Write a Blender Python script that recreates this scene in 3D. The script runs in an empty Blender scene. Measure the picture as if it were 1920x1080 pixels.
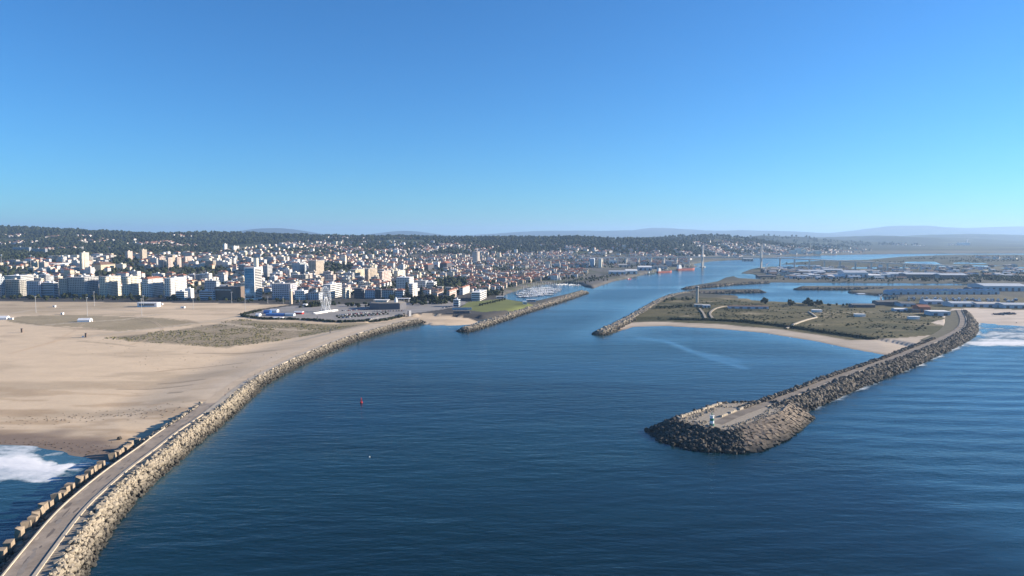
import bpy, math, random
import numpy as np
from mathutils import Vector

# ------------------------------------------------------------------ camera, sky, sun, exposure
SC = bpy.context.scene
COL = SC.collection
R = math.radians
CAMH = 120.0
PITCH = math.atan(100.0 / 1280.0)          # true horizon 100 px above the picture centre (1080 px tall)
FPX = 1280.0
cam_d = bpy.data.cameras.new('camera'); cam_d.sensor_width = 36.0; cam_d.lens = 24.0
cam_d.clip_start = 1.0; cam_d.clip_end = 120000.0
cam = bpy.data.objects.new('camera', cam_d); COL.objects.link(cam)
cam.location = (0, 0, CAMH); cam.rotation_euler = (math.pi / 2 - PITCH, 0, 0)
SC.camera = cam

SUN_EL = R(18.5)
SUN_AZ = R(79.0)                            # clockwise from +Y (view direction) towards +X (right)
w = bpy.data.worlds.new('World'); SC.world = w; w.use_nodes = True
wn = w.node_tree.nodes; wl = w.node_tree.links; wn.clear()
sky = wn.new('ShaderNodeTexSky'); sky.sky_type = 'NISHITA'; sky.sun_disc = False
sky.sun_elevation = SUN_EL; sky.sun_rotation = SUN_AZ
sky.altitude = 0; sky.air_density = 1.0; sky.dust_density = 0.0; sky.ozone_density = 6.0
hs = wn.new('ShaderNodeMix'); hs.data_type = 'RGBA'; hs.blend_type = 'MULTIPLY'; hs.inputs[0].default_value = 1.0; hs.inputs[7].default_value = (0.40, 0.73, 0.92, 1)   # cool camera white balance
bg = wn.new('ShaderNodeBackground'); bg.inputs['Strength'].default_value = 0.085
wo = wn.new('ShaderNodeOutputWorld')
wl.new(sky.outputs[0], hs.inputs[6]); wl.new(hs.outputs[2], bg.inputs['Color']); wl.new(bg.outputs[0], wo.inputs['Surface'])

sun_d = bpy.data.lights.new('sun', 'SUN'); sun_d.energy = 5.0; sun_d.angle = R(0.53); sun_d.color = (1.0, 0.87, 0.70)
sun = bpy.data.objects.new('sun', sun_d); COL.objects.link(sun)
SUNV = Vector((math.sin(SUN_AZ) * math.cos(SUN_EL), math.cos(SUN_AZ) * math.cos(SUN_EL), math.sin(SUN_EL)))
sun.rotation_euler = SUNV.to_track_quat('Z', 'Y').to_euler(); sun.location = (300, 200, 400)

SC.view_settings.view_transform = 'Standard'; SC.view_settings.look = 'None'
SC.view_settings.exposure = 1.15; SC.view_settings.gamma = 1.0; SC.view_settings.use_curve_mapping = False
SC.cycles.volume_bounces = 1; SC.cycles.max_bounces = 6; SC.cycles.use_denoising = True

rng = np.random.default_rng(7); random.seed(7)

# ------------------------------------------------------------------ survey helpers: photo bearing -> ground point
CP, SP = math.cos(PITCH), math.sin(PITCH)
def ray(u, v):
    a, b = u - 960.0, 540.0 - v
    return a, FPX * CP + b * SP, -FPX * SP + b * CP
def P(u, v, z=0.0):
    dx, dy, dz = ray(u, v)
    t = (z - CAMH) / dz
    return np.array((dx * t, dy * t))
def PL(pts, z=0.0): return np.array([P(u, v, z) for u, v in pts])
def uv(x, y, z):
    d = y * CP + (CAMH - z) * SP
    return 960 + FPX * x / d, 540 - FPX * (-(CAMH - z) * CP + y * SP) / d
def tanu(u): return (u - 960.0) / FPX

def sstep(a, b, x):
    t = np.clip((x - a) / (b - a), 0, 1); return t * t * (3 - 2 * t)
def pdist(x, y, pts, closed=False):
    best = np.full(x.shape, 1e18)
    n = len(pts)
    for i in range(n if closed else n - 1):
        ax, ay = pts[i]; bx, by = pts[(i + 1) % n]
        ex, ey = bx - ax, by - ay
        t = np.clip(((x - ax) * ex + (y - ay) * ey) / (ex * ex + ey * ey + 1e-9), 0, 1)
        best = np.minimum(best, (x - ax - t * ex) ** 2 + (y - ay - t * ey) ** 2)
    return np.sqrt(best)
def inside(x, y, pts):
    r = np.zeros(x.shape, bool); n = len(pts)
    for i in range(n):
        ax, ay = pts[i]; bx, by = pts[(i + 1) % n]
        if ay == by: continue
        r ^= ((ay > y) != (by > y)) & (x < (bx - ax) * (y - ay) / (by - ay) + ax)
    return r
def sdist(x, y, pts):
    d = pdist(x, y, pts, True); return np.where(inside(x, y, pts), d, -d)

# value noise
_G = rng.random((256, 256))
def vnoise(x, y):
    xi = np.floor(x).astype(int); yi = np.floor(y).astype(int); fx = x - xi; fy = y - yi
    fx = fx * fx * (3 - 2 * fx); fy = fy * fy * (3 - 2 * fy)
    g = lambda i, j: _G[i & 255, j & 255]
    return (g(xi, yi) * (1 - fx) + g(xi + 1, yi) * fx) * (1 - fy) + (g(xi, yi + 1) * (1 - fx) + g(xi + 1, yi + 1) * fx) * fy
def fbm(x, y, o=4):
    s = 0; a = .5
    for k in range(o):
        s = s + a * vnoise(x * 2 ** k + 17.3 * k, y * 2 ** k + 9.1 * k); a *= .5
    return s / (1 - .5 ** o)

# ------------------------------------------------------------------ object helpers
def fastmesh(name, V, F, mats=(), mi=None, smooth=False, col=None, attrs=None):
    """V (n,3) array, F (m,k) array of equal-sized faces"""
    me = bpy.data.meshes.new(name)
    V = np.asarray(V, np.float32); F = np.asarray(F, np.int32)
    m, k = F.shape
    me.vertices.add(len(V)); me.vertices.foreach_set('co', V.ravel())
    me.loops.add(m * k); me.loops.foreach_set('vertex_index', F.ravel())
    me.polygons.add(m)
    me.polygons.foreach_set('loop_start', np.arange(0, m * k, k, dtype=np.int32))
    me.polygons.foreach_set('loop_total', np.full(m, k, np.int32))
    me.polygons.foreach_set('use_smooth', np.full(m, bool(smooth)))
    for mt in mats: me.materials.append(mt)
    if mi is not None: me.polygons.foreach_set('material_index', np.asarray(mi, np.int32))
    if col is not None:
        a = me.color_attributes.new('Col', 'FLOAT_COLOR', 'POINT')
        c = np.ones((len(V), 4), np.float32); c[:, :3] = col; a.data.foreach_set('color', c.ravel())
    for nm, arr in (attrs or {}).items():
        a = me.attributes.new(nm, 'FLOAT', 'POINT'); a.data.foreach_set('value', np.asarray(arr, np.float32))
    me.update(calc_edges=True); me.validate()
    return me
def link(name, data, parent=None):
    o = bpy.data.objects.new(name, data); COL.objects.link(o)
    if parent is not None: o.parent = parent
    return o
def empty(name, loc=(0, 0, 0), rz=0.0, parent=None):
    o = link(name, None, parent); o.location = loc; o.rotation_euler = (0, 0, rz); o.empty_display_size = 1; return o
def tag(o, label=None, cat=None, group=None, kind=None):
    if label: o['label'] = label
    if cat: o['category'] = cat
    if group: o['group'] = group
    if kind: o['kind'] = kind
    return o
class MB:
    """collects shapes, builds one mesh object"""
    def __init__(s): s.v = []; s.f = []; s.m = []
    def add(s, V, F, m=0):
        b = len(s.v); s.v += [tuple(p) for p in V]; s.f += [tuple(b + i for i in f) for f in F]; s.m += [m] * len(F); return s
    def box(s, x0, x1, y0, y1, z0, z1, m=0):
        return s.add([(x0, y0, z0), (x1, y0, z0), (x1, y1, z0), (x0, y1, z0), (x0, y0, z1), (x1, y0, z1), (x1, y1, z1), (x0, y1, z1)],
                     [(0, 3, 2, 1), (4, 5, 6, 7), (0, 1, 5, 4), (1, 2, 6, 5), (2, 3, 7, 6), (3, 0, 4, 7)], m)
    def tube(s, p, q, r0, r1=None, n=6, m=0, cap=True):
        r1 = r0 if r1 is None else r1
        p = Vector(p); q = Vector(q); d = (q - p).normalized()
        a = d.orthogonal().normalized(); b = d.cross(a)
        V = []
        for c, r in ((p, r0), (q, r1)):
            for i in range(n):
                t = 2 * math.pi * i / n; V.append(c + a * (r * math.cos(t)) + b * (r * math.sin(t)))
        F = [(i, (i + 1) % n, n + (i + 1) % n, n + i) for i in range(n)]
        if cap: F += [tuple(range(n - 1, -1, -1)), tuple(range(n, 2 * n))]
        return s.add(V, F, m)
    def lathe(s, prof, n=12, m=0, c=(0, 0)):
        V = []; F = []
        for r, z in prof:
            for i in range(n):
                t = 2 * math.pi * i / n; V.append((c[0] + r * math.cos(t), c[1] + r * math.sin(t), z))
        for k in range(len(prof) - 1):
            for i in range(n):
                F.append((k * n + i, k * n + (i + 1) % n, (k + 1) * n + (i + 1) % n, (k + 1) * n + i))
        F += [tuple(range(n - 1, -1, -1)), tuple((len(prof) - 1) * n + i for i in range(n))]
        return s.add(V, F, m)
    def prism(s, poly, z0, z1, m=0):
        n = len(poly)
        V = [(x, y, z0) for x, y in poly] + [(x, y, z1) for x, y in poly]
        return s.add(V, [tuple(range(n - 1, -1, -1)), tuple(range(n, 2 * n))] + [(i, (i + 1) % n, n + (i + 1) % n, n + i) for i in range(n)], m)
    def gable(s, x0, x1, y0, y1, z0, z1, axis='x', hip=0.0, m=0):
        if axis == 'x':
            c = (y0 + y1) / 2; V = [(x0, y0, z0), (x1, y0, z0), (x1, y1, z0), (x0, y1, z0), (x0 + hip, c, z1), (x1 - hip, c, z1)]
            F = [(0, 1, 5, 4), (2, 3, 4, 5), (1, 2, 5), (3, 0, 4), (0, 3, 2, 1)]
        else:
            c = (x0 + x1) / 2; V = [(x0, y0, z0), (x1, y0, z0), (x1, y1, z0), (x0, y1, z0), (c, y0 + hip, z1), (c, y1 - hip, z1)]
            F = [(0, 1, 4), (1, 2, 5, 4), (2, 3, 5), (3, 0, 4, 5), (0, 3, 2, 1)]
        return s.add(V, F, m)
    def mesh(s, name, mats, smooth=False):
        me = bpy.data.meshes.new(name); me.from_pydata(s.v, [], s.f)
        for x in (mats if isinstance(mats, (list, tuple)) else [mats]): me.materials.append(x)
        if any(s.m): me.polygons.foreach_set('material_index', np.array(s.m, np.int32))
        if smooth: me.polygons.foreach_set('use_smooth', np.ones(len(s.f), bool))
        me.update(); return me
    def build(s, name, mats, parent=None, smooth=False): return link(name, s.mesh(name, mats, smooth), parent)

# ------------------------------------------------------------------ materials
def newmat(name):
    m = bpy.data.materials.new(name); m.use_nodes = True; nt = m.node_tree
    return m, nt, nt.nodes['Principled BSDF']
def nd(nt, t, **k):
    n = nt.nodes.new(t)
    for a, b in k.items():
        if hasattr(n, a): setattr(n, a, b)
        else: n.inputs[a].default_value = b
    return n
_mc = {}
def mat(name, col, rough=.8, var=.18, scale=.5, spec=.3, metal=0.0, bump=0.0):
    if name in _mc: return _mc[name]
    m, nt, b = newmat(name); L = nt.links
    geo = nd(nt, 'ShaderNodeNewGeometry')
    n = nd(nt, 'ShaderNodeTexNoise', Scale=scale, Detail=5.0, Roughness=.65)
    L.new(geo.outputs['Position'], n.inputs['Vector'])
    r = nd(nt, 'ShaderNodeMapRange'); r.inputs['From Min'].default_value = .25; r.inputs['From Max'].default_value = .75
    r.inputs['To Min'].default_value = 1 - var; r.inputs['To Max'].default_value = 1 + var
    L.new(n.outputs[0], r.inputs[0])
    mx = nd(nt, 'ShaderNodeVectorMath', operation='SCALE'); mx.inputs[0].default_value = col[:3]
    L.new(r.outputs[0], mx.inputs['Scale']); L.new(mx.outputs[0], b.inputs['Base Color'])
    b.inputs['Roughness'].default_value = rough; b.inputs['Specular IOR Level'].default_value = spec; b.inputs['Metallic'].default_value = metal
    if bump:
        bp = nd(nt, 'ShaderNodeBump', Strength=bump, Distance=.3); L.new(n.outputs[0], bp.inputs['Height']); L.new(bp.outputs[0], b.inputs['Normal'])
    _mc[name] = m; return m
def mat_attr(name, rough=.9, var=.25, scale=.08, scale2=None, stretch=1.0, bump=0.0):
    """colour from the mesh's own Col attribute, broken up by two noises"""
    m, nt, b = newmat(name); L = nt.links
    a = nd(nt, 'ShaderNodeAttribute', attribute_name='Col'); geo = nd(nt, 'ShaderNodeNewGeometry')
    mp = nd(nt, 'ShaderNodeMapping'); mp.inputs['Scale'].default_value = (1 / stretch, 1, 1); L.new(geo.outputs['Position'], mp.inputs['Vector'])
    n = nd(nt, 'ShaderNodeTexNoise', Scale=scale, Detail=8.0, Roughness=.62); L.new(mp.outputs[0], n.inputs['Vector'])
    r = nd(nt, 'ShaderNodeMapRange'); r.inputs['From Min'].default_value = .25; r.inputs['From Max'].default_value = .75
    r.inputs['To Min'].default_value = 1 - var; r.inputs['To Max'].default_value = 1 + var
    L.new(n.outputs[0], r.inputs[0])
    fac = r.outputs[0]
    if scale2:
        n2 = nd(nt, 'ShaderNodeTexNoise', Scale=scale2, Detail=4.0, Roughness=.6); L.new(geo.outputs['Position'], n2.inputs['Vector'])
        va = nd(nt, 'ShaderNodeAttribute', attribute_name='veg')
        r2 = nd(nt, 'ShaderNodeMapRange'); r2.inputs['From Min'].default_value = .35; r2.inputs['From Max'].default_value = .65
        r2.inputs['To Min'].default_value = -.45; r2.inputs['To Max'].default_value = .35; L.new(n2.outputs[0], r2.inputs[0])
        mu = nd(nt, 'ShaderNodeMath', operation='MULTIPLY_ADD'); L.new(r2.outputs[0], mu.inputs[0]); L.new(va.outputs['Fac'], mu.inputs[1]); mu.inputs[2].default_value = 1.0
        mm = nd(nt, 'ShaderNodeMath', operation='MULTIPLY'); L.new(mu.outputs[0], mm.inputs[0]); L.new(fac, mm.inputs[1]); fac = mm.outputs[0]
    mx = nd(nt, 'ShaderNodeVectorMath', operation='SCALE'); L.new(a.outputs['Color'], mx.inputs[0]); L.new(fac, mx.inputs['Scale'])
    L.new(mx.outputs[0], b.inputs['Base Color']); b.inputs['Roughness'].default_value = rough; b.inputs['Specular IOR Level'].default_value = .15
    if bump:
        bp = nd(nt, 'ShaderNodeBump', Strength=bump, Distance=1.0); L.new(n.outputs[0], bp.inputs['Height']); L.new(bp.outputs[0], b.inputs['Normal'])
    return m
# ------------------------------------------------------------------ the lie of the land
NJ_PX = [(-60, 1205), (34, 1080), (80, 1020), (131, 957), (175, 917), (222, 878), (277, 839), (311, 812), (350, 787), (386, 762), (419, 735),
         (455, 710), (507, 685), (561, 660), (627, 635), (668, 622), (705, 612), (744, 602), (777, 596.5)]
SJ_PX = [(1346, 794), (1378, 779), (1427, 761), (1467, 747), (1517, 728), (1556, 712), (1590, 700), (1665, 675), (1727, 650), (1765, 635),
         (1792, 622), (1805, 610), (1806, 598), (1803, 590), (1798, 581)]
NJ = PL(NJ_PX, 6.6); SJ = PL(SJ_PX, 6.8)
def smooth_path(pts, step):
    p = np.array(pts)
    for _ in range(3):
        q = [p[0]]
        for a, b in zip(p[:-1], p[1:]): q += [a * .75 + b * .25, a * .25 + b * .75]
        q.append(p[-1]); p = np.array(q)
    s = np.r_[0, np.cumsum(np.hypot(*np.diff(p, axis=0).T))]
    t = np.arange(0, s[-1], step)
    return np.c_[np.interp(t, s, p[:, 0]), np.interp(t, s, p[:, 1])]
NJs = smooth_path(NJ, 2.0); SJs = smooth_path(SJ, 2.0)

NORTH = np.vstack([
    [(-6000, 330), (-500, 372)], PL([(0, 834), (60, 837), (110, 846), (150, 858), (205, 868)]), NJ[5:6] + (2, 0), NJ[6:],
    PL([(786, 606), (815, 609), (850, 610), (882, 609), (905, 600), (950, 588), (1000, 575), (1050, 561), (1096, 546), (1092, 544.3), (1060, 553.5), (1030, 560), (1008, 565.5),
        (985, 568.5), (955, 564), (943, 556), (950, 551), (975, 543), (1000, 536), (1035, 531.5), (1060, 530.5), (1090, 533.5), (1092, 536.5), (1112, 541), (1122, 537), (1150, 527.5),
        (1180, 521.5), (1215, 512.8), (1236, 508.5), (1262, 505.5), (1304, 500.5), (1308, 500), (1300, 497.5), (1303, 494.5), (1335, 489.5), (1380, 487.3), (1406, 487), (1396, 484.5), (1420, 483.5), (1460, 481.5),
        (1500, 480), (1540, 478.6), (1600, 477.2), (1680, 476), (1790, 475.6)]),
    [(9000, 4800), (40000, 4800), (40000, 60000), (-60000, 60000), (-60000, 330)]])
SOUTH = np.vstack([
    PL([(1114, 626), (1145, 611), (1180, 597), (1212, 577), (1240, 560), (1265, 551), (1290, 547.2), (1300, 544.8), (1428, 543.6), (1431, 546), (1330, 550), (1310, 552),
        (1383, 556), (1386, 558), (1350, 561), (1408, 562.3), (1410, 565), (1440, 567), (1500, 570), (1560, 572.5), (1600, 575), (1640, 573), (1650, 565), (1688, 557), (1640, 553.5), (1590, 549.5),
        (1590, 546.5), (1655, 542.3), (1500, 541.5), (1494, 539.5), (1500, 537.8), (1845, 536.5), (1845, 532), (1560, 529.8), (1434, 529.3), (1369, 532.3), (1294, 541), (1284, 539),
        (1345, 528), (1359, 521), (1376, 517.5), (1380, 519.5), (1387, 522), (1425, 524), (1424, 518.5), (1410, 514), (1388, 512.7), (1404, 506), (1425, 501.5), (1445, 499.8), (1480, 500.5), (1530, 501.3), (1535, 497), (1462, 495.6), (1490, 492),
        (1540, 488.6), (1625, 487.2), (1690, 481.4), (1790, 477.5)]),
    [(9000, 4300), (40000, 4300), (40000, 700)], PL([(2400, 622), (1920, 612), (1838, 606)]), SJ[12:13] + (9, 0), SJ[10:11] + (6, -3), SJ[8:10] + (1, -1), SJ[8:6:-1] * .5 + SJ[9:7:-1] * .5,
    PL([(1650, 664), (1600, 655), (1530, 640), (1430, 624), (1340, 616), (1250, 611.5), (1190, 612.5), (1150, 624)])])
PONDS = [PL(p) for p in (
    [(1690, 495.5), (1700, 490.5), (1752, 490.8), (1766, 496)], [(1787, 494.5), (1792, 491.7), (1850, 493.5), (1846, 495.2)],
    [(1812, 499.8), (1818, 497.4), (1880, 497.8), (1850, 500)], [(1872, 503.2), (1890, 501), (1990, 501.5), (1990, 504)],
    [(1838, 508.8), (1860, 506.6), (1990, 507.2), (1990, 509.6)], [(1596, 503.8), (1600, 501.2), (1720, 501.2), (1716, 503.6)],
    [(1756, 498.8), (1770, 497.6), (1778, 499.6), (1765, 500.2)])]
BEACH = np.vstack([[(-6000, 330), (-500, 340)], PL([(215, 905), (330, 830), (480, 730), (640, 650), (790, 606), (850, 614), (885, 613), (903, 601), (880, 594), (800, 589), (757, 592), (700, 603.5), (610, 604), (500, 600), (448, 592), (470, 584), (545, 572.5), (470, 571), (300, 569), (0, 567)], 3), [(-6000, 1220)]])
CARPARK = PL([(455, 592), (475, 585), (545, 574), (640, 571), (760, 569), (860, 562), (880, 570), (830, 581), (760, 590), (700, 600.5), (620, 601.5), (510, 598)], 4)
LAWN = PL([(862, 580), (876, 567), (945, 561), (985, 568), (1005, 571), (960, 580), (905, 586)], 4)
ROUGH = PL([(190, 634), (240, 628), (372, 612), (450, 599), (520, 604), (620, 608), (700, 609), (690, 615), (610, 624), (560, 630), (520, 637), (450, 646), (430, 651), (330, 646), (235, 640)], 4)
OLIVE = PL([(8, 600), (40, 594), (140, 591), (300, 597), (372, 606), (350, 611), (225, 621), (150, 614), (80, 611), (20, 605)], 4)
OLIVE2 = PL([(560, 631), (640, 618), (720, 607), (770, 597), (757, 594), (700, 604), (600, 606), (480, 603), (470, 607), (560, 612)], 4)
PATHS = [PL(p, 4) for p in ([(150, 634), (185, 629), (230, 623), (330, 611), (400, 602), (450, 593), (470, 588)], [(60, 612), (130, 606), (230, 600), (300, 590)],
         [(400, 604), (470, 613), (560, 617), (620, 614)], [(0, 592), (60, 582), (180, 580), (260, 584)], [(560, 640), (640, 622), (700, 607), (752, 594)])]
TRACKS = [PL(p, 4) for p in ([(150, 640), (200, 644), (250, 650)], [(30, 603), (75, 610), (140, 616), (225, 621)], [(60, 592), (140, 590), (250, 592)], [(300, 597), (345, 600), (372, 607)])]
RIDGE_U = [-900, -300, 0, 120, 250, 480, 600, 700, 900, 1000, 1060, 1110, 1200, 1290, 1330, 1400, 1470, 1560, 1700, 3000]
RIDGE_V = [420, 421, 424, 427, 432.5, 436, 439, 441, 442.5, 443, 446, 447, 446, 444.6, 446, 450, 456, 462, 470, 476]

def land(x, y):
    """height of the ground, distance inside the shoreline"""
    x = np.asarray(x, float); y = np.asarray(y, float)
    sn = sdist(x, y, NORTH); ss = sdist(x, y, SOUTH); sd = np.maximum(sn, ss)
    for p in PONDS: sd = np.minimum(sd, -sdist(x, y, p))
    u = 960 + FPX * x / np.maximum(y, 1)
    # shore profile: shallow on beaches, steep on quays
    soft = np.maximum.reduce([sstep(1000, 880, y) * (sn > -60) * (x < -60), (pdist(x, y, PL([(790, 606), (880, 609)])) < 70).astype(float),
                              ((pdist(x, y, PL([(1200, 612), (1340, 616), (1430, 624), (1530, 640), (1650, 664)])) < 70) & (y < 960)).astype(float), ((y < 1000) & (u > 1780)).astype(float)])
    slope = .9 + soft * (.045 - .9)
    top = np.where(sn > ss, 4.6, 3.4)
    far = sstep(1350, 2300, y)
    top = np.where(ss > sn, np.interp(y, [1500, 1900], [3.4, 1.1]), top + far * 1.5)
    z = np.where(sd > 0, top * (1 - np.exp(-np.clip(sd, 0, 400) * slope / top)), np.maximum(-3.0, sd * np.maximum(slope, .1)))
    # dunes on the southern spit
    z = z + np.where((ss > 28) & (y < 1200), 1.5 * fbm(x / 60, y / 40) * sstep(28, 120, ss), 0)
    z = z + np.where((sn > 60) & (y < 1150), .9 * (fbm(x / 90, y / 35) - .5) * sstep(60, 120, sn), 0)
    rs_ = sstep(75, 9, pdist(x, y, NJ)) * sstep(400, 455, y) * (sn > 0) * sstep(945, 850, y)
    z = z + (6.45 - z) * rs_
    # town hill and wooded ridges on the north bank
    inl = sstep(60, 500, sn)
    left = sstep(1080, 430, u)
    z = z + inl * 34 * left * sstep(1330, 2150, y)
    rv = np.interp(u, RIDGE_U, RIDGE_V)
    dr = 4700.0
    rh = np.maximum(CAMH + (440 - rv) / FPX * dr - 27 + 34 * (fbm(x / 620 + 3, x * 0 + y / 2400) - .5), 0)
    k = sstep(2500, dr, y) ** 1.25
    n1 = fbm(x / 900, y / 900)
    body = (rh - 30 * left) * k * (.78 + .44 * n1 * (1 - sstep(3900, 4700, y)) + .22 * sstep(3900, 4700, y) * 1.0)
    back = 1 - .35 * sstep(dr, dr + 3500, y) + .28 * (fbm(x / 1500, y / 1500) - .5) * sstep(dr + 300, dr + 1500, y)
    z = z + inl * np.maximum(body * back, 0)
    # nearer wooded spur above the port
    for cu, cy, ru, ry, hh in ((1185, 3700, 125, 650, 44), (1075, 4000, 60, 500, 30), (890, 3600, 120, 500, 22)):
        cx = (cu - 960) / FPX * cy
        z = z + inl * hh * np.exp(-((x - cx) / (ru / FPX * cy)) ** 2 - ((y - cy) / ry) ** 2) * (.8 + .5 * (n1 - .5))
    # hills beyond the river, right
    for cu, cy, ru, ry, hh in ((1330, 5400, 90, 800, 46), (1470, 7600, 75, 800, 66), (1430, 7300, 30, 500, 30), (1545, 8200, 90, 900, 60), (1655, 9800, 75, 1300, 84), (1720, 10500, 110, 1300, 66), (1900, 13500, 230, 1800, 92), (1780, 12500, 150, 1500, 70), (1620, 11500, 300, 1500, 35)):
        cx = (cu - 960) / FPX * cy
        z = z + hh * np.exp(-(np.abs(x - cx) / (ru / FPX * cy)) ** 2.6 - ((y - cy) / ry) ** 2) * (.86 + .5 * (fbm(x / 700, y / 700) - .5))
    # far blue mountains
    for cu, cy, ru, ry, hh in ((1690, 24000, 110, 2600, 400), (1900, 25000, 190, 2600, 380), (2250, 25000, 260, 2600, 300), (1450, 23000, 170, 2500, 215), (1200, 24000, 150, 2500, 215), (1010, 23000, 110, 2300, 170), (760, 21000, 60, 2000, 175), (520, 20000, 70, 2000, 250), (1230, 26500, 60, 1800, 260)):
        cx = (cu - 960) / FPX * cy
        z = z + hh * np.exp(-(np.abs(x - cx) / (ru / FPX * cy)) ** 2.2 - ((y - cy) / ry) ** 2) * (.9 + .3 * (fbm(x / 1800, y / 1800) - .5))
    return z, sd, sn, ss
def H(x, y): return float(land(np.array([x]), np.array([y]))[0][0])
_TT = np.geomspace(300, 9000, 1000)
def PT(u, v):
    """first ground hit along a bearing"""
    dx, dy, dz = ray(u, v)
    t = _TT / dy
    z = land(dx * t, dy * t)[0]
    hit = np.nonzero(CAMH + dz * t <= np.maximum(z, 0))[0]
    i = hit[0] if len(hit) else len(t) - 1
    return float(dx * t[i]), float(dy * t[i]), float(max(z[i], 0))

# ------------------------------------------------------------------ terrain sheets (one sheet cut into named grounds)
NY, NX = 560, 660
ys = np.concatenate([np.geomspace(235, 9000, NY - 90), np.geomspace(9090, 34000, 90)])
sx = np.linspace(-.98, .98, NX)
Y, S = np.meshgrid(ys, sx, indexing='ij'); X = S * (Y + 60)
Z, SD, SN, SS = land(X, Y)
U = 960 + FPX * X / (Y * CP + (CAMH - Z) * SP)
def mixc(c, m, col): return c + (np.array(col) - c) * m[..., None]
nz = fbm(X / 40, Y / 25); nbig = fbm(X / 260, Y / 160)
C = np.zeros(X.shape + (3,)); C[:] = (.125, .118, .108)
veg = np.zeros(X.shape)
SANDC = (.60, .47, .325)
north = SN >= SS
# town ground: paved, with gardens
C = mixc(C, (north & (Y > 1150)) * sstep(.45, .62, nz) * .75, (.065, .075, .035))
C = mixc(C, (north & (Y < 1330)) * .8, (.055, .053, .052))  # seafront asphalt; the front row's shadow band is put into its colour
# woods and fields on the hills
wood = north * sstep(26, 44, Z) * sstep(1900, 2600, Y)
wood = np.maximum(wood, (Y > 3300) & (Z > 12)); wood = np.maximum(wood, sstep(4600, 5200, Y) * (Z > 3))
C = mixc(C, wood * 1.0, (.017, .025, .014))
C = mixc(C, wood * sstep(.6, .72, fbm(X / 330, Y / 330)) * .8, (.07, .08, .035))
# north beach
bm_ = inside(X, Y, BEACH) & north
C = mixc(C, bm_ * 1.0, SANDC)
C = mixc(C, bm_ * sstep(.50, .68, fbm(X / 75, Y / 26)) * .5, (.34, .265, .18))
C = mixc(C, bm_ * sstep(560, 470, Y) * sstep(.48, .6, fbm(X / 45 + 5, Y / 9)) * .55, (.36, .25, .15))
ro = inside(X, Y, ROUGH) & bm_; ol = inside(X, Y, OLIVE) & bm_; ol2 = inside(X, Y, OLIVE2) & bm_
edge = sstep(0, 10, pdist(X, Y, ROUGH, True) + (nz - .5) * 22)
C = mixc(C, ro * edge * .8, (.22, .185, .125)); veg = np.maximum(veg, ro * edge)
C = mixc(C, (ol | ol2) * (.62 + .3 * nz), (.245, .205, .125)); veg = np.maximum(veg, (ol | ol2) * .35)
C = mixc(C, bm_ * sstep(900, 1010, Y) * sstep(.42, .6, nbig) * .45, (.25, .205, .135))
for p in PATHS: C = mixc(C, bm_ * sstep(7, 3, pdist(X, Y, p)) * .85, (.46, .38, .28))
for p in TRACKS: C = mixc(C, bm_ * sstep(4, 1, pdist(X, Y, p)) * (.2 + .6 * nz), (.16, .13, .085))
jd = pdist(X, Y, NJs[::4])
C = mixc(C, bm_ * sstep(26, 8, jd) * (X < -60) * sstep(420, 520, Y) * .5, (.38, .345, .30))
wet = bm_ * sstep(34, 10, pdist(X, Y, np.vstack([[(-3000, 340), (-500, 372)], PL([(0, 834), (60, 837), (110, 846), (150, 858), (205, 868)])])) + (fbm(X / 30, Y / 12) - .5) * 26) * (Y < 560)
C = mixc(C, wet * .8, (.155, .118, .10))
C = mixc(C, inside(X, Y, CARPARK) * 1.0, (.27, .255, .24))
C = mixc(C, inside(X, Y, LAWN) * .9, (.16, .18, .055))
# southern spit, beaches, industry and salt marsh
south = ~north
C = mixc(C, south * 1.0, (.068, .068, .054))
spit = south & (Y < 1260)
C = mixc(C, spit * 1.0, (.108, .094, .042)); veg = np.maximum(veg, spit * .9)
C = mixc(C, spit * sstep(.5, .66, fbm(X / 90, Y / 30)) * .7, (.045, .050, .022))
C = mixc(C, spit * sstep(.6, .75, fbm(X / 50 + 9, Y / 40)) * .6, (.30, .25, .16))
bayd = pdist(X, Y, PL([(1190, 612.5), (1250, 611.5), (1340, 616), (1430, 624), (1530, 640), (1600, 655), (1650, 664)]))
sw = np.interp(X, [150, 420, 520, 600], [33, 36, 55, 90])
sandS = spit * sstep(sw + 4, sw - 3, bayd + (nz - .5) * 8) * (Y < 1000)
C = mixc(C, sandS, (.46, .385, .30)); veg *= 1 - sandS
rb = south & inside(X, Y, PL([(1750, 590), (1776, 587), (1785, 580.5), (1830, 580), (1990, 586), (2500, 600), (2500, 660), (1840, 640), (1826, 612), (1812, 600), (1795, 606), (1770, 612), (1745, 606), (1775, 598)], 2.5)); C = mixc(C, rb * 1.0, (.52, .44, .36)); veg *= ~rb
wedge = south * inside(X, Y, PL([(1570, 634), (1640, 634.5), (1690, 633.5), (1752, 627.5), (1797, 611), (1806, 613), (1790, 632), (1740, 652), (1690, 668), (1650, 672), (1590, 655)], 3.5)) * sstep(.25, .45, nz + .15); C = mixc(C, wedge, (.46, .385, .30)); veg *= 1 - wedge
veg = np.maximum(veg, bm_ * .10)
wetS = south * sstep(9, 2, SD) * (bayd < 60) * (Y < 1000); C = mixc(C, wetS * .7, (.24, .18, .13))
marsh = south & (Y > 1900)
C = mixc(C, marsh * sstep(.40, .55, nbig) * .9, (.042, .05, .03)); C = mixc(C, marsh * sstep(.58, .68, fbm(X / 180, Y / 90 + 4)) * .6, (.14, .125, .085))
C = mixc(C, (south & (Y > 1260) & (Y < 2500)) * sstep(.5, .6, fbm(X / 70, Y / 60)) * .7, (.13, .115, .075))
C = mixc(C, (south & (Y > 2700)) * .75, (.038, .046, .032)); C = mixc(C, ((Y > 4800) & (Z < 6)) * .8, (.034, .042, .03))
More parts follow.
